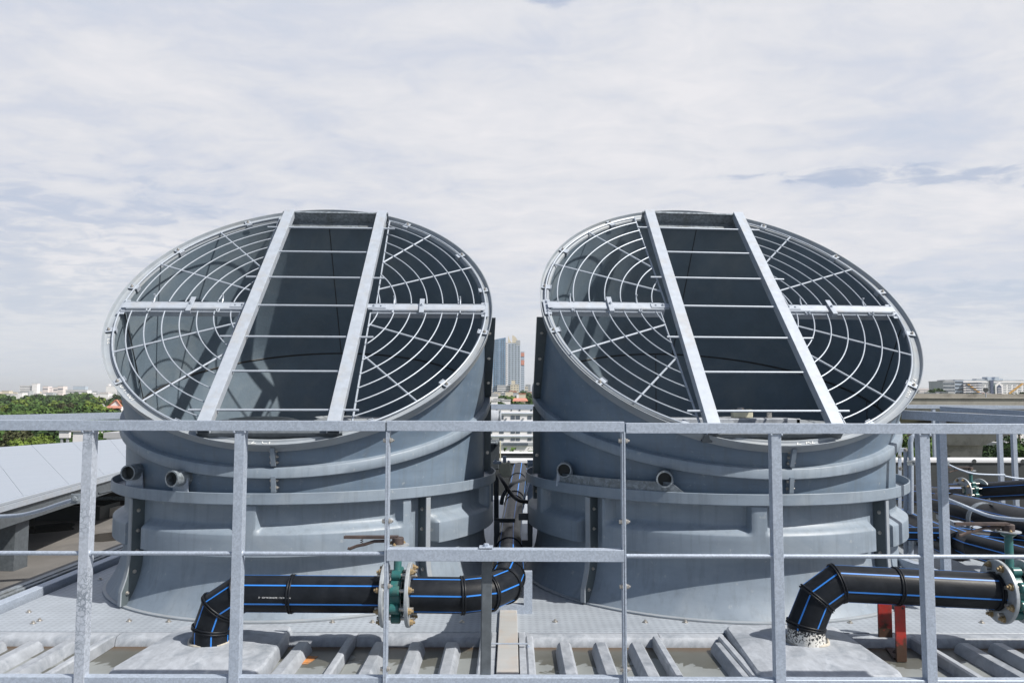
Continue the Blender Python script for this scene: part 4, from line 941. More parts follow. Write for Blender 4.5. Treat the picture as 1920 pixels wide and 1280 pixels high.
mb = MB(); mb.tube([(a.x-.1, -.02, b.z-.02), (b.x-.01, -.02, b.z-.02)], .012, 8); mb.lathe((b.x-.03, -.02, b.z-.02), (1, 0, 0), [(0, .018), (.02, .018)], 6); mb.build('tie_rod', M['galv_dark'], mt_)
tk = thing('tank', P(932, 787, 9.4).to_tuple(), 'grey rounded tank end behind the left stack, above the motor housing', 'tank'); mb = MB(); mb.lathe((-.35, 0, 0), (1, 0, 0), [(0, .11), (.3, .12), (.37, .115), (.40, .09)], 24); mb.build('tank_shell', M['cover'], tk, 35); mb = MB(); mb.lathe((.03, 0, 0), (1, 0, 0), [(0, .124), (.015, .124)], 24); mb.build('band', M['galv_dark'], tk, 35)
rod([P(935, 890, 6.6), P(945, 905, 6.5), P(958, 925, 6.5), P(975, 938, 6.4), P(1000, 941, 6.35)], 'black cable sagging from the junction box across the centre pipe', .017, 'cable', 'cable', 'cable', False)
rod([P(1000, 893, 7.2), P(985, 898, 7.0), P(962, 906, 6.6), P(945, 925, 6.5), P(940, 945, 6.5)], 'grey black hose curling over the centre pipe from the right stack', .017, 'darkmetal', 'cable', 'cable', False)
rod([P(993, 900, 7.4), P(985, 925, 7.3), P(982, 945, 7.3)], 'thin grey conduit bent down beside the right stack in the gap', .012, 'galv', 'cable', 'cable', False)
gp_ = thing('post', P(994, 970, 7.4).to_tuple(), 'grey steel post right of the centre pipe between the stacks', 'post'); o = Vector(gp_.location)
mb = MB(); mb.angle(P(989, 1000, 7.4)-o, P(989, 862, 7.4)-o, .05, .006, (1, 0, 0), (0, 1, 0)); mb.build('upright', M['galv'], gp_); mb = MB(); mb.bar(P(989, 866, 7.39)-o, P(1003, 866, 7.39)-o, .02, .04); mb.build('cleat', M['galv'], gp_)
fr_ = thing('support_frame', P(988, 1018, 6.0).to_tuple(), 'dark rectangular steel frame right of the centre pipe', 'pipe support'); o = Vector(fr_.location)
c1, c2, c3, c4 = [P(u, v, 6.0)-o for u, v in ((976, 1018), (994, 1018), (994, 968), (976, 968))]
for a, b, nm in ((c1, c2, 'bottom_member'), (c2, c3, 'post'), (c3, c4, 'top_member')): mb = MB(); mb.bar(a, b, .05, .035, (0, 1, 0) if nm != 'post' else (1, 0, 0), ext=.015); mb.build(nm, M['darkmetal'], fr_)
fr_ = thing('support_frame', P(932, 1020, 6.0).to_tuple(), 'dark steel leg left of the centre pipe above the bolted plate', 'pipe support'); o = Vector(fr_.location)
mb = MB(); mb.bar(P(932, 1060, 6.0)-o, P(932, 976, 6.0)-o, .04, .05, (0, 1, 0)); mb.build('post', M['darkmetal'], fr_); mb = MB(); mb.bar(P(932, 975, 6.0)-o, P(962, 975, 6.2)-o, .04, .03); mb.build('top_member', M['darkmetal'], fr_)

# ================================================================ LEFT ROOF, PALE PANELS
A, B, C, D = P(-220, 999, 6.2), P(330, 853, 14.2), P(330, 815, 26), P(-220, 853, 19)
arr = thing('solar_array', ((A+B)/2).to_tuple(), 'pale sloping roof panels on steel posts at the left behind the guardrail', 'roof panels'); o = Vector(arr.location)
def bl(u, v, n_=0.): p_ = A.lerp(B, u).lerp(D.lerp(C, u), v); return p_+Vector((0, 0, n_))-o
nu, nv = 7, 3
for i in range(nu):
    for j in range(nv):
        g_ = .0004; u0, u1, v0, v1 = i/nu+g_, (i+1)/nu-g_, j/nv+g_, (j+1)/nv-g_
        vs = [bl(u0, v0), bl(u1, v0), bl(u1, v1), bl(u0, v1)]; vs += [p_-Vector((0, 0, .04)) for p_ in vs]
        MB().add(vs, [(0, 1, 2, 3), (7, 6, 5, 4), (0, 4, 5, 1), (1, 5, 6, 2), (2, 6, 7, 3), (3, 7, 4, 0)]).build('panel', M['panel'], arr)
mb = MB()
for i in range(nu+1): mb.bar(bl(i/nu, 0, -.025), bl(i/nu, 1, -.025), .03, .03)
for j in range(nv+1): mb.bar(bl(0, j/nv, -.022), bl(1, j/nv, -.022), .06, .03)
mb.build('joint_strip', M['galv_white'], arr)
mb = MB(); mb.bar(bl(0, 0, -.07), bl(1, 0, -.07), .07, .06); mb.build('eaves_gutter', M['beam'], arr)
mb = MB(); mb.bar(bl(0, .004, -.19), bl(1, .004, -.19), .06, .17); mb.build('edge_beam', M['darkmetal2'], arr)
for f in (.274, .93):
    p_ = bl(f, .02); mb = MB(); mb.bar((p_.x-.05, p_.y, -.6-o.z), (p_.x-.05, p_.y, p_.z-.28), .24, .24, (0, 1, 0)); mb.build('post', M['darkmetal2'], arr)
for f in (.36, .7):
    p_ = bl(f, .30); mb = MB(); mb.bar((p_.x, p_.y, -.6-o.z), (p_.x, p_.y, p_.z-.06), .16, .16, (0, 1, 0)); mb.build('post', M['darkmetal'], arr)
# black gutter box, puddle, low rear wall under the panels
q = PZ(118, 975, -.6); t = thing('drain_box', (q.x, q.y, -.6), 'black open box standing on the flat roof under the pale panels', 'box'); mb = MB()
for bx_ in ((-.42, .55, 0, .02, 0, .20), (-.42, -.40, .02, .6, 0, .20), (.53, .55, .02, .6, 0, .20), (-.40, .53, .58, .6, 0, .20), (-.40, .53, .02, .58, 0, .02)): mb.box(*bx_)
mb.build('box_wall', M['black'], t); mb = MB(); mb.box(-.15, -.12, .2, .23, 0, .45, .002); mb.box(.25, .30, .2, .25, 0, .42, .002); mb.build('bracket', M['galv_dark'], t)
M['puddle'] = mat('dark_wet_puddle', (.05, .045, .04), .12, 0, .1, 3)
def puddle(u, v, rx_, ry_, lb):
    q = PZ(u, v, -.6); pts = [Vector((math.cos(a_)*rx_*(1+.2*math.sin(3*a_+u)), math.sin(a_)*ry_*(1+.25*math.cos(2*a_+v)), 0)) for a_ in np.linspace(0, 2*PI, 28, False)]
    mb = MB(); mb.poly(pts, (0, 0, .004)); o_ = mb.build('puddle', M['puddle'], loc=(q.x, q.y, -.599)); tag(o_, lb, 'puddle')
puddle(85, 990, .42, .35, 'long dark puddle on the flat roof left of the first guardrail post')
puddle(225, 1003, .30, .40, 'dark puddle on the flat roof beside the left stack')
puddle(190, 958, .3, .2, 'small brown puddle on the flat roof right of the first guardrail post')
t = thing('roof_step', (-7, 12.2, -.6), 'low pale step crossing the flat roof under the panels', 'wall'); mb = MB(); mb.box(-12, 5.4, 0, .3, 0, .14, .01); mb.build('step_face', mat('pale_step_render', (.42, .40, .37), .8, 0, .1, 2), t); mb = MB(); mb.box(-12, 5.4, 1.2, 1.5, 0, .42, .01); mb.build('rear_wall', M['roof'], t)
mb = MB(); mb.box(-12, 5.4, .9, 1.0, .14, .20, .005); mb.build('conduit', M['galv_dark'], t)

# ================================================================ CITY
GZ = -18.0
M['ground'] = mat('town_ground', (.16, .17, .13), .9, 0, .3, .02, dirt=(.10, .14, .06), dscale=.01, damt=.9)
mb = MB(); mb.add([(-12000, 5, GZ), (12000, 5, GZ), (12000, 16000, GZ), (-12000, 16000, GZ)], [(0, 1, 2, 3)]); tag(mb.build('ground', M['ground']), kind='structure')
def fmat(name, c): return mat(name, c, .8, 0, .08, .12)
W = dict(white=fmat('far_white_wall', (.74, .72, .73)), pink=fmat('far_pale_pink_wall', (.68, .61, .60)), cream=fmat('far_cream_wall', (.56, .50, .40)), grey=fmat('far_grey_wall', (.34, .36, .39)),
         win=mat('far_window', (.09, .11, .14), .25, 0, .3, .3), glass=mat('blue_tower_glass', (.075, .19, .33), .25, 0, .25, .08), roof=fmat('far_grey_roof', (.38, .38, .40)),
         tile=mat('orange_roof_tile', (.42, .17, .11), .8, 0, .12, 1.5), lilac=fmat('far_lilac_grey_wall', (.40, .465, .56)), orange=fmat('orange_panel', (.60, .33, .07)), salmon=fmat('salmon_panel', (.50, .20, .14)),
         conc=mat('stained_viaduct_concrete', (.27, .255, .225), .85, 0, .12, .8, dirt=(.12, .11, .095), dscale=.5, damt=.85), navy=fmat('navy_wall', (.05, .07, .13)), dgreen=fmat('green_glass', (.16, .24, .23)))
def block(name, label, cat, u0, u1, vt, Y, dep=20, wall='white', group=None, zb=GZ, bands=0, bw=.45, roofbox=None, roof=None, bays=0):
    a, b = P(u0, vt, Y), P(u1, vt, Y); t = thing(name, ((a.x+b.x)/2, Y, zb), label, cat, group); hw = (b.x-a.x)/2; ht = a.z-zb
    MB().box(-hw, hw, 0, dep, 0, ht).build('wall', W[wall], t)
    if bands:
        fh = 3.3 if bands is True else bands; n = int(ht/fh)
        for i in range(n):
            z = ht-fh*(i+.62)
            if z < ht-45*fh or (Y > 700 and H+(z+zb-H) < H-.05*Y): break
            if bays:
                for k in range(bays):
                    x0 = -hw+2*hw*(k+.22)/bays; x1 = -hw+2*hw*(k+.78)/bays
                    MB().box(x0, x1, -.15, .1, z-fh*bw/2, z+fh*bw/2).build('window', W['win'], t)
            else: MB().box(-hw*.94, hw*.94, -.2, .2, z-fh*bw/2, z+fh*bw/2).build('window_band', W['win'], t)
    if roofbox:
        f0, f1, h_ = roofbox; MB().box(-hw+2*hw*f0, -hw+2*hw*f1, 1, dep*.6, ht, ht+h_).build('roof_box', W[wall], t)
    MB().box(-hw-.2, hw+.2, -.2, dep+.2, ht, ht+.5).build('roof', W[roof or 'roof'], t)
    return t, hw, ht
# -- left skyline
block('office_building', 'white office block with a stair tower at its right end on the left skyline', 'building', 37, 62, 723, 1500, 15, 'white', bands=4.2, bw=.3)
block('stair_tower', 'plain white stair tower attached right of the white office block', 'building', 60, 69.5, 719, 1497, 10, 'white')
block('apartment_block', 'pale pink block with two steps right of the white stair tower', 'building', 80, 90, 724, 1600, 15, 'pink', bands=9, bw=.2)
block('apartment_block', 'lower pink block beside the stepped pink block', 'building', 90.2, 98.5, 727, 1605, 15, 'pink')
block('apartment_block', 'pale pink twin block between the pink blocks and the long white houses', 'building', 100, 108, 726, 1550, 15, 'pink', bands=8, bw=.2)
block('apartment_block', 'taller half of the pale pink twin block on the left skyline', 'building', 108.2, 118.5, 724, 1550, 15, 'pink', bands=9, bw=.25)
block('office_building', 'wide pale hall with a blank front behind the long white houses', 'building', 137, 160, 724, 2200, 15, 'lilac')
block('office_building', 'pale blank building nearest the rim of the left stack', 'building', 199, 222, 723.5, 1900, 15, 'white', roofbox=(.1, .25, 5))
block('house', 'long low white terrace below the wide pale hall', 'building', 123, 164, 731, 1250, 12, 'white', bands=4, bw=.3)
random.seed(3)
for k in range(25):
    u = -40+k*11.3+random.uniform(-2, 2); wd = random.uniform(6, 16); Y = random.uniform(1300, 2300); cw = random.choice(['white', 'white', 'grey', 'pink', 'cream']); block('low_house', 'small '+cw+' building on the skyline above the left forest', 'building', u, u+wd, random.uniform(732.5, 736), Y, 12, cw, 'low '+cw+' buildings on the left skyline')
for u, wd, v in ((8, 14, 738.5), (22, 10, 739.5), (33, 9, 736), (64, 12, 738), (205, 16, 743), (218, 12, 745), (172, 12, 739), (187, 16, 738)):
    block('low_house', 'small white house among the treetops at the left', 'building', u, u+wd, v, 900, 10, 'white', 'white houses among the left treetops', roof='roof')
# house with orange roof
q = P(210, 772, 300); t = thing('house', (q.x, q.y, q.z-6), 'house with steep orange tiled gable roof among the left trees', 'house')
s1 = 300/F
mb = MB(); mb.box(-13*s1, 16*s1, 0, 8, 0, 6+9*s1); mb.build('wall', W['white'], t)
z0 = 6+6*s1; mb = MB(); mb.poly([(-14*s1, -1, z0), (20*s1, -1, z0), (8*s1, 3, z0+5*s1), (-12*s1, 3, z0+5*s1)], (0, 0, .3)); mb.build('roof', W['tile'], t)
mb = MB(); g0 = z0+4*s1; mb.add([(-12*s1, 2, g0), (-12*s1, 10, g0), (4*s1, 6-3, g0+12*s1), (-3*s1, 10, g0+12*s1), (12*s1, 2, g0)], [(0, 4, 2), (0, 2, 3), (0, 3, 1)]); mb.poly([(-13*s1, 1.6, g0), (-11.4*s1, 1.6, g0), (2.5*s1, 1.6, g0+11.5*s1), (3*s1, 1.6, g0+13*s1), (1*s1, 1.6, g0+13*s1)], (-6*s1, 4, 0)); mb.poly([(13.5*s1, 1.6, g0), (12*s1, 1.6, g0), (2.5*s1, 1.6, g0+11.5*s1), (3*s1, 1.6, g0+13*s1)], (0, 1, 0)); mb.build('gable_roof', W['tile'], t)
MB().add([(-11*s1, 1.9, g0), (12*s1, 1.9, g0), (2.4*s1, 1.9, g0+11*s1)], [(0, 1, 2)]).build('gable', W['white'], t)
MB().box(6*s1, 10*s1, -.1, .1, 6-2*s1, 6+4*s1).build('window', W['win'], t)
# white sign board and sheds below the rail at the left
t, hw, ht = block('billboard', 'white billboard among the left trees just under the guardrail', 'billboard', 111, 130, 807, 120, .5, 'white', zb=P(0, 820.5, 120).z)
MB().box(-hw+.2, -hw+.5, .1, .4, GZ-t.location.z, 0).build('leg', W['grey'], t); MB().box(hw-.5, hw-.2, .1, .4, GZ-t.location.z, 0).build('leg', W['grey'], t)
block('shed', 'white walled shed beside the billboard behind the first guardrail post', 'shed', 137, 158, 809, 118, 6, 'white', zb=P(0, 822, 118).z-8)
block('shed', 'long low roof with white fascia left of the left stack', 'shed', 200, 262, 821, 70, 6, 'white', zb=P(0, 828, 70).z-10, roof='roof')
# -- centre gap
block('glass_tower', 'thin pale slab at the left of the blue glass tower', 'tower', 915, 924, 636, 1700, 25, 'white', bands=4, bw=.4)
t, hw, ht = block('glass_tower', 'blue glass high rise with a slanted glass crown in the gap between the stacks', 'tower', 924, 948.2, 637, 1500, 25, 'glass')
for k in range(30): MB().box(-hw, hw, -.35, .1, ht-3.7*(k+1)-.35, ht-3.7*(k+1)+.35).build('floor_band', W['lilac'], t)
for k in range(7): x = -hw+2*hw*k/6; MB().box(x-.35, x+.35, -.6, .1, ht-122, ht).build('mullion', W['lilac'] if k in (0, 3, 6) else W['win'], t)
mb = MB(); mb.poly([(-hw*.6, 0, ht), (hw, 0, ht), (hw, 0, ht+4.5), (-hw*.6, 0, ht+1)], (0, 15, 0)); mb.build('crown', W['glass'], t)
t, hw, ht = block('residential_tower', 'narrow white stair shaft beside the blue glass tower', 'tower', 948.4, 951.8, 642, 1501, 20, 'white', bands=4, bw=.3)
t, hw, ht = block('residential_tower', 'grey high rise with curved fins at its top right of the blue glass tower', 'tower', 952.6, 975.5, 643, 1400, 25, 'lilac')
for k in range(32):
    for j in range(4):
        x0 = -hw+2*hw*(j+.15)/4
        if k < 24: MB().box(x0, x0+2*hw*.17, -.2, .1, ht-3.5*(k+1)-.9, ht-3.5*(k+1)+.9).build('window', W['win'], t)
MB().box(hw*.3, hw, -.25, .1, ht-4, ht+5).build('plant_room', W['grey'], t)
def fin(x0, x1, h, m_, flip=False):
    pts = [(x0, 0, ht)]+[(x0+(x1-x0)*i/8, 0, ht+h*(1-(i/8))**1.7) for i in range(9)]
    if flip: pts = [(x0, 0, ht-1)]+[(x0+(x1-x0)*i/8, 0, ht+h*(1-(i/8)**2.0)) for i in range(9)]+[(x1, 0, ht-1)]
    mb = MB(); mb.poly(pts, (0, 3, 0)); mb.build('roof_fin', W[m_], t)
fin(-hw, -hw+8, 14, 'cream'); fin(-hw+7.5, hw*.8, 14, 'cream', True)
t, hw, ht = block('residential_tower', 'slim tower with salmon coloured panels behind the grey high rise', 'tower', 976.5, 983.2, 659, 1450, 20, 'lilac', bands=4, bw=.25)
for vv in ((659, 666), (673, 682)): MB().box(-hw*.9, hw, -.6, .1, P(0, vv[1], 1450).z-GZ, P(0, vv[0], 1450).z-GZ).build('panel', W['salmon'], t)
t, hw, ht = block('apartment_block', 'cream eight storey block with banded windows in front of the towers', 'building', 932.5, 957, 722.5, 1000, 15, 'white', bands=2.6, bw=.4)
t, hw, ht = block('apartment_block', 'taller cream wing with small windows at the right of the banded block', 'building', 957.2, 973, 720.5, 995, 15, 'cream', bands=3, bw=.25, bays=3, roofbox=(.1, .55, 5))
block('office_building', 'small grey tower block far off just left of the right stack', 'building', 985.5, 995, 720.5, 2200, 15, 'grey', bands=6, bw=.3)
block('office_building', 'small cream block low in front of the far grey block', 'building', 984, 990, 724.5, 1800, 15, 'cream', bands=6, bw=.3)
for k in range(16):
    u = 905+k*7+random.uniform(-2, 2); v = random.uniform(733, 739); cw = random.choice(['white', 'grey', 'cream', 'white']); block('low_house', 'small '+cw+' house low in the gap between the stacks', 'building', u, u+random.uniform(6, 14), v, 760-(v-733)*55, 10, cw, 'low '+cw+' houses in the gap', roof=random.choice(['roof', 'roof', 'tile']))
for u0, u1, v, Y in ((921, 934, 742, 420), (928, 944, 749, 330), (941, 957, 751, 320), (921, 932, 752, 300)):
    block('low_house', 'grey roofed house above the white apartment block', 'building', u0, u1, v, Y, 10, 'white', 'grey roofed houses above the apartment block', roof='roof')
t, hw, ht = block('house', 'small pavilion with a broad dull red roof above the white apartment block', 'house', 968, 985, 752, 330, 8, 'cream')
a = P(961, 751.5, 329).x-t.location.x; b = P(990, 751.5, 329).x-t.location.x; mb = MB(); mb.poly([(a, -1, ht), (b, -1, ht), (b-.6, 4, ht+1.1), (a+.6, 4, ht+1.1)], (0, 0, .2)); mb.build('red_roof', W['salmon'], t)
t, hw, ht = block('apartment_block', 'long white apartment block with paired windows between the stacks', 'building', 860, 1060, 765.5, 220, 12, 'white', roof='white')
cx0 = t.location.x
def bx2(u0, u1, v0, v1, nm, m_, pr_=.08):
    a, b = P(u0, v1, 219.95), P(u1, v0, 219.95); return MB().box(a.x-cx0, b.x-cx0, -pr_, .15, a.z-GZ, b.z-GZ).build(nm, W[m_], t)
for v0, v1 in ((779, 786), (793, 800), (807.5, 812.5), (821, 826)):
    for u0, u1 in ((914, 923), (936, 944.5), (957.5, 965.5), (967, 975), (989, 997), (999, 1007)): bx2(u0, u1, v0, v1, 'window', 'win')
for u0, u1 in ((930, 933), (957.5, 960), (972.5, 976), (994.5, 998)): bx2(u0, u1, 767, 770, 'window', 'win')
for v in (774, 789, 803, 817): bx2(861, 1059, v, v+1.2, 'floor_ledge', 'lilac', .4)
bx2(861, 1059, 829, 833.5, 'ground_arcade', 'grey', .2)
bx2(944, 990, 830, 835, 'carport', 'win', .6)
for u in (925, 948, 980): bx2(u, u+3, 783, 785, 'air_conditioner', 'grey', .6)
# parked car in front of the block
q = P(974, 842, 190); t = thing('parked_car', (q.x, q.y, GZ), 'small white car parked in front of the white apartment block', 'car')
mb = MB(); mb.box(-2.1, 2.1, -.85, .85, .35, .95, .15); mb.build('body', W['white'], t); mb = MB(); mb.poly([(-1.5, -.75, .95), (1.6, -.75, .95), (.9, -.7, 1.5), (-.9, -.7, 1.5)], (0, 1.4, 0)); mb.build('cabin', W['win'], t)
for x in (-1.3, 1.3): MB().lathe((x, -.88, .33), (0, 1, 0), [(0, .33), (.2, .33)], 14).build('wheel', M['black'], t)
# -- right side
Yv = 60; zt_ = P(1800, 746, Yv).z; xa, xb = P(1640, 746, Yv).x, 140
t = thing('viaduct', (P(1800, 746, Yv).x, Yv, GZ), 'stained concrete railway viaduct on broad piers at the right', 'viaduct'); o = t.location
mb = MB(); mb.box(xa-o.x, xb-o.x, 0, .25, zt_-.62-GZ, zt_-.05-GZ, .03); mb.build('parapet', W['conc'], t)
mb = MB(); mb.box(xa-o.x, xb-o.x, -.1, .3, zt_-.05-GZ, zt_-GZ+.05, .02); mb.build('coping', W['conc'], t)
mb = MB(); mb.box(xa-o.x, xb-o.x, .25, 9, zt_-1.2-GZ, zt_-.6-GZ); mb.poly([(xa-o.x, .3, zt_-1.2-GZ), (xa-o.x, 9, zt_-1.2-GZ), (xa-o.x, 6.8, zt_-1.95-GZ), (xa-o.x, 2.4, zt_-1.95-GZ)], (xb-xa, 0, 0)); mb.build('girder', W['conc'], t)
mb = MB(); mb.box(xa-o.x, xb-o.x, 8.7, 9, zt_-.6-GZ, zt_+.35-GZ); mb.build('far_parapet', W['conc'], t)
for uc in (1836, 2330, 3000):
    x = P(uc, 830, Yv).x-o.x; zc = zt_-1.95-GZ
    mb = MB(); mb.poly([(x-3.6, 1.6, zc), (x+3.6, 1.6, zc), (x+3.6, 1.6, zc-.75), (x+1.35, 1.6, zc-1.75), (x-1.35, 1.6, zc-1.75), (x-3.6, 1.6, zc-.75)], (0, 5.5, 0)); mb.build('pier_cap', W['conc'], t)
    mb = MB(); mb.poly([(x-1.5, 2, zc-1.7), (x+1.5, 2, zc-1.7), (x+1.15, 2, zc-4), (x+1.1, 2, 0), (x-1.1, 2, 0), (x-1.15, 2, zc-4)], (0, 2.6, 0)); mb.build('pier', W['conc'], t)
q = P(1848.5, 745, 60.3); t = thing('rail_signal', q.to_tuple(), 'black signal head on a thin pole standing on the viaduct', 'signal'); mb = MB(); mb.tube([(0, 0, 0), (0, 0, .45)], .05, 6); mb.build('pole', W['grey'], t)
mb = MB(); mb.lathe((0, -.1, .58), (0, 1, 0), [(0, .17), (.15, .17)], 14); mb.box(-.14, .14, -.08, .02, .44, .74, .02); mb.build('signal_head', M['black'], t)
# large white building with yellow stair stripes
Yh = 740
t, hw, ht = block('hospital_building', 'wide white building with yellow stepped stripes and a gabled portal on the right skyline', 'building', 1806, 2040, 713, Yh, 20, 'white', roof='lilac'); cx0 = t.location.x
def hb(u0, u1, v0, v1, nm, m_, pr_=.3, dp=.2):
    a, b = P(u0, v1, Yh), P(u1, v0, Yh); return MB().box(a.x-cx0, b.x-cx0, -pr_, dp, a.z-GZ, b.z-GZ).build(nm, W[m_], t)
hb(1832, 1860, 710, 713, 'roof_storey', 'grey', -1, 8); hb(1851, 1858.5, 706.5, 713, 'lift_tower', 'lilac', .5, 8); hb(1864, 1880, 709.5, 713, 'roof_storey', 'lilac', .5, 8); hb(1865.5, 1872.5, 706.5, 709.5, 'roof_storey', 'lilac', .5, 6)
hb(1806, 2040, 717, 718.2, 'cornice_shadow', 'grey', .5)
for v in (721, 725.5, 730, 734.3, 738.7):
    for u in (1812, 1821, 1831, 1840.5, 1849.5, 1881, 1890.5, 1900, 1909.5, 1919, 1928.5): hb(u, u+6, v, v+1.6, 'window', 'grey', .35)
    hb(1799, 1805, v-3, v-1, 'window', 'navy', 30)
hb(1856.5, 1861.5, 712.5, 746, 'glazed_bay', 'navy', 1.2); hb(1861.5, 1864, 719, 745, 'glazed_bay', 'dgreen', 1.0)
# gabled portal
a, b = P(1864.5, 744, Yh), P(1878, 722, Yh); x0, x1, z0, z1 = a.x-cx0, b.x-cx0, a.z-GZ, b.z-GZ; mb = MB(); mb.poly([(x0, -2, z0), (x1, -2, z0), (x1, -2, z1), ((x0+x1)/2, -2, z1+3.2), (x0, -2, z1)], (0, 2, 0)); mb.build('portal', W['white'], t)
a, b = P(1867.5, 743, Yh), P(1875, 724.5, Yh); x0, x1, z0, z1 = a.x-cx0, b.x-cx0, a.z-GZ, b.z-GZ; mb = MB(); mb.poly([(x0, -2.3, z0), (x1, -2.3, z0), (x1, -2.3, z1), ((x0+x1)/2, -2.3, z1+2), (x0, -2.3, z1)], (0, .4, 0)); mb.build('portal_glass', W['navy'], t)
for k in range(4): hb(1867.5, 1875, 727.5+4*k, 728.5+4*k, 'glazing_bar', 'white', 2.6)
n = 11
for k in range(n):
    u = 1812+k*2.3; v = 718.3+k*1.72; hb(u, u+3.6, v, v+2.2, 'stripe', 'orange', .7)
    u = 1918-k*2.3; hb(u-3.6, u, v, v+2.2, 'stripe', 'orange', .7)
hb(1836, 1852, 737, 738.2, 'stripe', 'salmon', .8)
t, hw, ht = block('hospital_wing', 'grey stepped wing at the left end of the wide white building', 'building', 1790, 1806, 712.3, 735, 25, 'lilac', bands=3.4, bw=.5)
t, hw, ht = block('hospital_wing', 'lower grey wing with dark balconies left of the stepped wing', 'building', 1768, 1790, 715, 730, 25, 'grey', bands=3.4, bw=.5, roofbox=(.25, .9, 1.5))
block('office_building', 'faint glass block far behind trees left of the grey wing', 'building', 1753, 1764, 717.5, 2100, 20, 'lilac', bands=6, bw=.3)
block('office_building', 'lower faint block stepping up to the far glass block', 'building', 1749.5, 1768, 720.5, 2000, 20, 'lilac')
block('office_building', 'long low pale block far off above the viaduct at left', 'building', 1712, 1745, 728, 1700, 20, 'pink', bands=6, bw=.2)
block('shed', 'white flat roofed shed standing just above the viaduct', 'shed', 1722, 1741, 737, 300, 8, 'white')
block('shed', 'white hall with dark openings in front of the grey wing', 'shed', 1756, 1779, 738.5, 280, 8, 'white', bands=3, bw=.2)
block('shed', 'small white gable end beside the white hall', 'shed', 1778.5, 1788, 736.5, 275, 8, 'white')
block('shed', 'pale flat building under the yellow stripes behind the signal', 'shed', 1836, 1858, 739, 400, 8, 'pink')
block('shed', 'low white wall at the far right under the wide white building', 'shed', 1896, 1960, 743.5, 300, 8, 'white')
for k in range(12):
    u = 1690+k*12+random.uniform(-3, 3); block('low_house', 'small pale building on the right skyline behind the viaduct', 'building', u, u+random.uniform(8, 18), random.uniform(730, 734), random.uniform(1300, 2000), 12, random.choice(['white', 'lilac', 'pink']), 'low buildings on the right skyline')
# streets and pale low roofs on the ground seen under the viaduct
for u0, u1, v, Y, lb in ((1760, 1815, 846, 95, 'white parked van roof seen under the viaduct at left'), (1888, 1925, 838, 110, 'pale low roof seen under the viaduct at the far right')):
    block('shed', lb, 'shed', u0, u1, v, Y, 4, 'white', zb=P(0, v+8, Y).z)

# ---------------------------------------------------------------- trees
def leafmat(name, c, sc=.5):
    m = mat(name, c, .75, 0, .45, sc, dirt=tuple(np.array(c)*.45), dscale=sc*2.2, damt=.6, det=3); m.node_tree.nodes['Principled BSDF'].inputs['Specular IOR Level'].default_value = .2; return m
G = [leafmat('leaf_dark_green', (.030, .060, .020)), leafmat('leaf_green', (.045, .090, .022)), leafmat('leaf_mid_green', (.065, .115, .026)), leafmat('leaf_yellow_green', (.115, .165, .030)), leafmat('leaf_olive', (.060, .066, .030))]
M['bark'] = mat('bark', (.10, .075, .05), .9, 0, .3, 6)
def leaf_cloud(blobs, n_per, size, r):
    "blobs: list of (centre, rx, ry, rz); returns verts (N*4,3)"
    out = []
    for (c, rx_, ry_, rz_) in blobs:
        d = r.normal(size=(n_per, 3)); d /= np.linalg.norm(d, axis=1)[:, None]; d[:, 2] = np.where(d[:, 2] < -.35, -d[:, 2], d[:, 2])
        rad = 1-np.abs(r.normal(size=n_per))*.16; wob = 1+.10*np.sin(d[:, 0]*7+c[0])+.10*np.cos(d[:, 1]*9+c[1]*2)
        p = np.array(c)+d*(rad*wob)[:, None]*np.array([rx_, ry_, rz_])
        nn = d+r.normal(size=(n_per, 3))*.55; nn /= np.linalg.norm(nn, axis=1)[:, None]
        a = np.cross(nn, r.normal(size=(n_per, 3))); a /= np.linalg.norm(a, axis=1)[:, None]; b = np.cross(nn, a); s_ = size*r.uniform(.6, 1.3, n_per)[:, None]
        q = np.stack([p-a*s_-b*s_*.6, p+a*s_-b*s_*.6, p+a*s_*.7+b*s_*.7, p-a*s_*.7+b*s_*.7], 1); out.append(q.reshape(-1, 3))
    return np.concatenate(out)
def quads(name, V, mats, mi=None, parent=None):
    me = bpy.data.meshes.new(name); n = len(V)//4
    me.vertices.add(len(V)); me.vertices.foreach_set('co', V.astype(np.float32).ravel()); me.loops.add(len(V)); me.loops.foreach_set('vertex_index', np.arange(len(V), dtype=np.int32))
    me.polygons.add(n); me.polygons.foreach_set('loop_start', np.arange(0, len(V), 4, dtype=np.int32))
    for m in mats: me.materials.append(m)
    if mi is not None: me.polygons.foreach_set('material_index', mi.astype(np.int32))
    me.update(calc_edges=True); o = bpy.data.objects.new(name, me); COL.objects.link(o)
    if parent: o.parent = parent
    return o
def crown_blobs(c, r_, hgt, r, nb=9):
    bl_ = []
    for _ in range(nb):
        a = r.uniform(0, 2*PI); q = r.uniform(0, .75)**.7*r_; k = r.uniform(.32, .55)
        bl_.append(((c[0]+q*math.cos(a), c[1]+q*math.sin(a), c[2]+hgt*r.uniform(-.25, .40)*(1-.5*q/r_)), r_*k, r_*k, hgt*.33*r.uniform(.8, 1.2)))
    return bl_
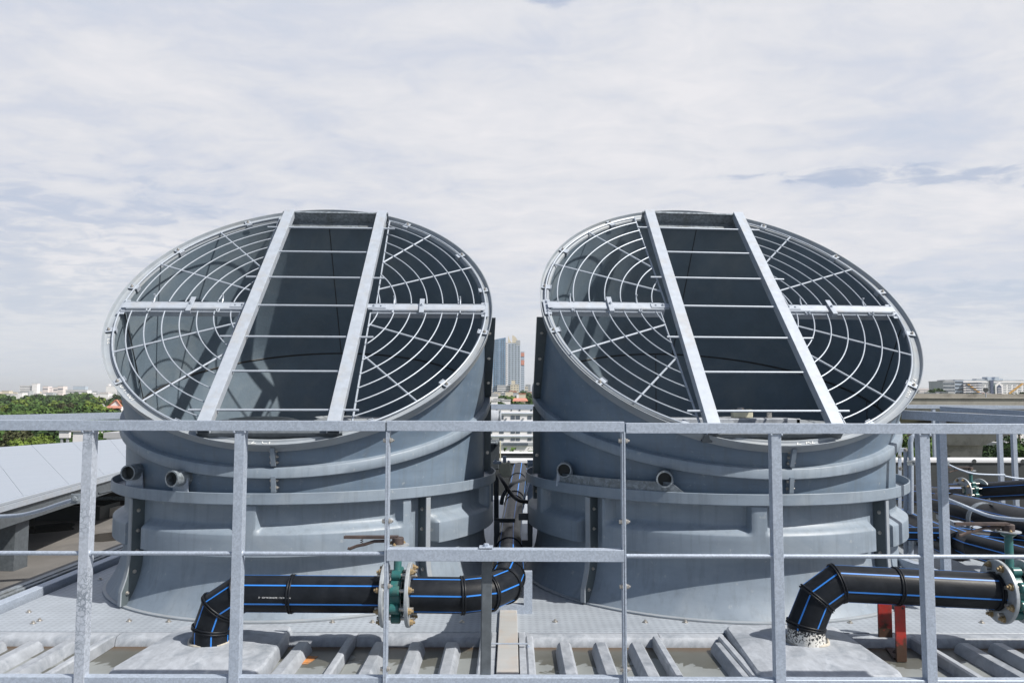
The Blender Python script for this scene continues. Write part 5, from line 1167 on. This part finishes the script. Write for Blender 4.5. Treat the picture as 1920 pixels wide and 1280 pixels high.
def tree(u, v, Y, r_, mi, label, zb=GZ, n_per=420, leaf=.2, nb=10, group=None, hgt=None):
    "v = pixel row of the crown's top"
    top = P(u, v, Y); h_ = top.z-zb; hgt = hgt or r_*1.5; t = thing('tree', (top.x, Y, zb), label, 'tree', group); c = (0, 0, h_-hgt*.55)
    bl_ = crown_blobs(c, r_, hgt, rng, nb); quads('crown', leaf_cloud(bl_, n_per, leaf, rng), [G[mi]], parent=t)
    mb = MB(); k_ = r_*.06+.08
    mb.lathe((0, 0, 0), (0, 0, 1), [(0, k_*1.5), (h_*.3, k_), (h_-hgt*.6, k_*.7)], 10)
    for b_ in bl_[:6]: mb.tube([(0, 0, h_-hgt*.85), (b_[0][0]*.5, b_[0][1]*.5, (h_-hgt*.85+b_[0][2])/2+.1), b_[0]], k_*.32, 6)
    mb.build('trunk', M['bark'], t, 60); return t
# the wood at the left as one mass of crowns
Vs = []; MI = []; r2_ = np.random.default_rng(11)
cells_ = []
for k in range(520):
    q = r2_.uniform(0, 1); Y = 105*math.exp(q*math.log(1300/105)); u = r2_.uniform(-230, 330); cells_.append((Y, u))
for Y, u in cells_:
    r_ = r2_.uniform(3.2, 6.0)*(1+Y/1500); zt2 = H-8.3+r2_.uniform(-2.4, 1.6)+min(5.4, Y/140)
    if 150 < u < 260 and Y < 320 and Y > 100 and P(u, 770, Y).z < zt2 and abs(u-212) < 28: zt2 = min(zt2, P(u, 774, Y).z)
    if 95 < u < 165 and Y < 125: continue
    x = (u-960)/F*Y; n_ = int(np.clip(150*(220/Y), 34, 210)); lf = max(.20, Y*.0021)
    bl_ = crown_blobs((x, Y, zt2-r_*.75), r_, r_*1.5, r2_, 9); V_ = leaf_cloud(bl_, n_, lf, r2_); Vs.append(V_)
    MI.append(np.full(len(V_)//4, r2_.choice([0, 1, 1, 2, 2, 3, 4], p=[.22, .2, .15, .16, .1, .09, .08])))
tag(quads('forest', np.concatenate(Vs), G, np.concatenate(MI)), 'dense green wood stretching to the skyline at the left', 'wood', kind='stuff')
tag(quads('understorey', leaf_cloud([((x, y, GZ+1.5), 18, 18, 5) for x in np.arange(-420, -20, 26) for y in np.arange(100, 420, 30) if -1.1 < x/y < -.35], 260, 1.1, r2_), [G[0]]), 'dark undergrowth below the left wood', 'undergrowth', kind='stuff')
tree(72, 818, 95, 2.6, 3, 'bright yellow green round tree poking above the pale panels at the left', leaf=.13, n_per=520)
tree(40, 812, 104, 4.2, 4, 'dark brownish olive tree left of the bright round tree', leaf=.18, n_per=520)
tree(170, 757, 290, 5.5, 3, 'yellow green tree left of the house with the orange roof', leaf=.42, n_per=260)
tree(124, 751, 330, 3.0, 4, 'thin tree with rusty orange leaves standing above the left wood', leaf=.4, n_per=120, nb=5)
tree(225, 812, 90, 3.2, 2, 'green treetop beside the left stack above the long low roof', leaf=.16, n_per=420)
tree(205, 816, 84, 2.2, 1, 'smaller green treetop just left of the one beside the left stack', leaf=.15, n_per=420)
# gap
gl = [(942, 741, 420, 5, 1), (950, 744, 380, 4.5, 2), (958, 747, 340, 3.2, 3), (990, 733, 620, 9.5, 0), (1003, 736, 560, 8, 0), (981, 740, 520, 6.5, 1), (968, 742, 540, 5.0, 2), (937, 751, 310, 2.6, 1), (975, 753, 300, 2.0, 2), (997, 748, 350, 4, 1), (928, 744, 560, 4, 0)]
gn = ['round', 'broad', 'bright yellow green', 'large dark', 'second large dark', 'mid green', 'pale green', 'small dark', 'small pale', 'dark round', 'tiny dark']
gw = ['left of the red roofed pavilion', 'just left of the pavilion', 'nearest the pavilion', 'towering behind the red roofed pavilion', 'touching the right stack rim', 'behind the pavilion roof', 'above the pavilion ridge', 'by the grey roofs', 'in front of the pavilion', 'right of the pavilion', 'at the foot of the glass tower']
for (u, v, Y, r_, mi), a, b in zip(gl, gn, gw): tree(u, v, Y, r_, mi, a+' tree in the gap '+b, leaf=Y*.0016, n_per=130, nb=8, group='trees in the gap between the stacks')
# banana plants
def banana(u, v, Y, s, label):
    top = P(u, v, Y); t = thing('banana_plant', (top.x, Y, GZ), label, 'plant', 'big leaved plants in the gap'); h_ = top.z-GZ; Vv = []
    for k in range(46):
        a = rng.uniform(0, 2*PI); L_ = s*rng.uniform(.8, 1.3); el = rng.uniform(.1, 1.2); d = np.array([math.cos(a), math.sin(a), 0]); sd2 = np.array([-math.sin(a), math.cos(a), 0]); base = np.array([0, 0, h_-s*.9])+rng.normal(size=3)*[s*.45, s*.45, s*.2]; prev = None
        for i in range(7):
            q = i/6; p_ = base+d*L_*q*math.cos(el)*1.0+np.array([0, 0, L_*(math.sin(el)*q-.75*q*q)]); w2 = sd2*L_*.16*math.sin(PI*min(1, q*.9+.08))
            if prev is not None: Vv += [prev[0], prev[1], p_+w2, p_-w2]
            prev = (p_-w2, p_+w2)
    quads('leaves', np.array(Vv), [G[3] if int(u) % 2 else G[2]], parent=t); MB().lathe((0, 0, 0), (0, 0, 1), [(0, .25), (h_-s*.8, .15)], 8).build('stem', G[2], t)
banana(950, 834, 165, 3.4, 'large bright banana plant in front of the white block, left in the gap')
banana(938, 838, 160, 2.4, 'smaller banana plant at the left edge of the gap')
banana(963, 842, 160, 2.2, 'low banana plant left of the small white car')
banana(996, 836, 165, 3.0, 'bright leafy plant right of the small white car by the right stack')
banana(981, 844, 158, 2.0, 'low leafy plant just right of the small white car')
# right, under and behind the viaduct
rt = [(1772, 818, 78, 2.6, 3, .12), (1757, 832, 74, 1.8, 2, .12), (1915, 812, 80, 4.4, 0, .15), (1948, 818, 76, 3, 1, .15), (1880, 836, 84, 2.4, 0, .14), (1700, 822, 55, 2.4, 2, .12), (1672, 828, 60, 2.6, 3, .12), (1640, 830, 60, 2.6, 2, .12), (1690, 846, 50, 2.0, 3, .1), (1730, 838, 58, 2.6, 1, .12), (1858, 832, 90, 2.0, 0, .14)]
rl = ['sunlit yellow green tree left of the viaduct pier', 'small green tree left of the pier, partly behind a post', 'dark tree under the viaduct at the far right', 'green tree at the right picture edge under the viaduct', 'dark bush at the right foot of the viaduct pier', 'green tree seen through the ladder tubes', 'bright tree just right of the right stack', 'green tree mostly hidden by the right stack', 'low yellow green bush below the ladder brace', 'dark green tree behind the ladder grab tube', 'dark tree right behind the viaduct pier cap']
for (u, v, Y, r_, mi, lf), lb in zip(rt, rl): tree(u, v, Y, r_, mi, lb, leaf=lf, n_per=380, nb=9)
rt = [(1754, 731, 330, 4.6, 0), (1744, 734, 320, 3.6, 0), (1765, 730, 420, 5.5, 1), (1727, 735, 350, 3.2, 1), (1715, 737, 340, 3, 0), (1828, 738, 290, 4.2, 0), (1820, 740, 280, 3.2, 0), (1803, 741, 280, 3.2, 1), (1888, 738.5, 270, 3.0, 3), (1908, 740, 300, 4, 0), (1920, 739, 300, 4.5, 0), (1940, 739, 300, 4.5, 0)]
rl = ['tall dark tree left of the grey wing', 'rounded dark tree beside the white flat roofed shed', 'broad tree right behind the tall dark tree', 'low tree behind the flat roofed shed', 'low dark tree nearest the rim of the right stack', 'dark round tree left of the signal', 'smaller dark tree left of the round tree by the signal', 'low hedge like tree in front of the stepped wing', 'bright green tree at the foot of the gabled portal', 'dark tree right of the bright green tree', 'dark tree under the right yellow stripe', 'dark tree at the far right edge above the viaduct']
for (u, v, Y, r_, mi), lb in zip(rt, rl): tree(u, v, Y, r_, mi, lb, leaf=Y*.0014, n_per=150, nb=8)

# ---------------------------------------------------------------- haze
hm_ = bpy.data.materials.new('haze_air'); hm_.use_nodes = True; n_ = hm_.node_tree; n_.nodes.clear()
ho = n_.nodes.new('ShaderNodeOutputMaterial'); pv = n_.nodes.new('ShaderNodeVolumePrincipled'); pv.inputs['Color'].default_value = (.95, .975, 1, 1); pv.inputs['Density'].default_value = .0001; pv.inputs['Anisotropy'].default_value = .2
n_.links.new(pv.outputs[0], ho.inputs['Volume'])
tag(MB().box(-12100, 12100, -60, 16100, GZ-1, 160).build('haze', hm_), 'thin pale haze over the town', 'haze', kind='stuff')
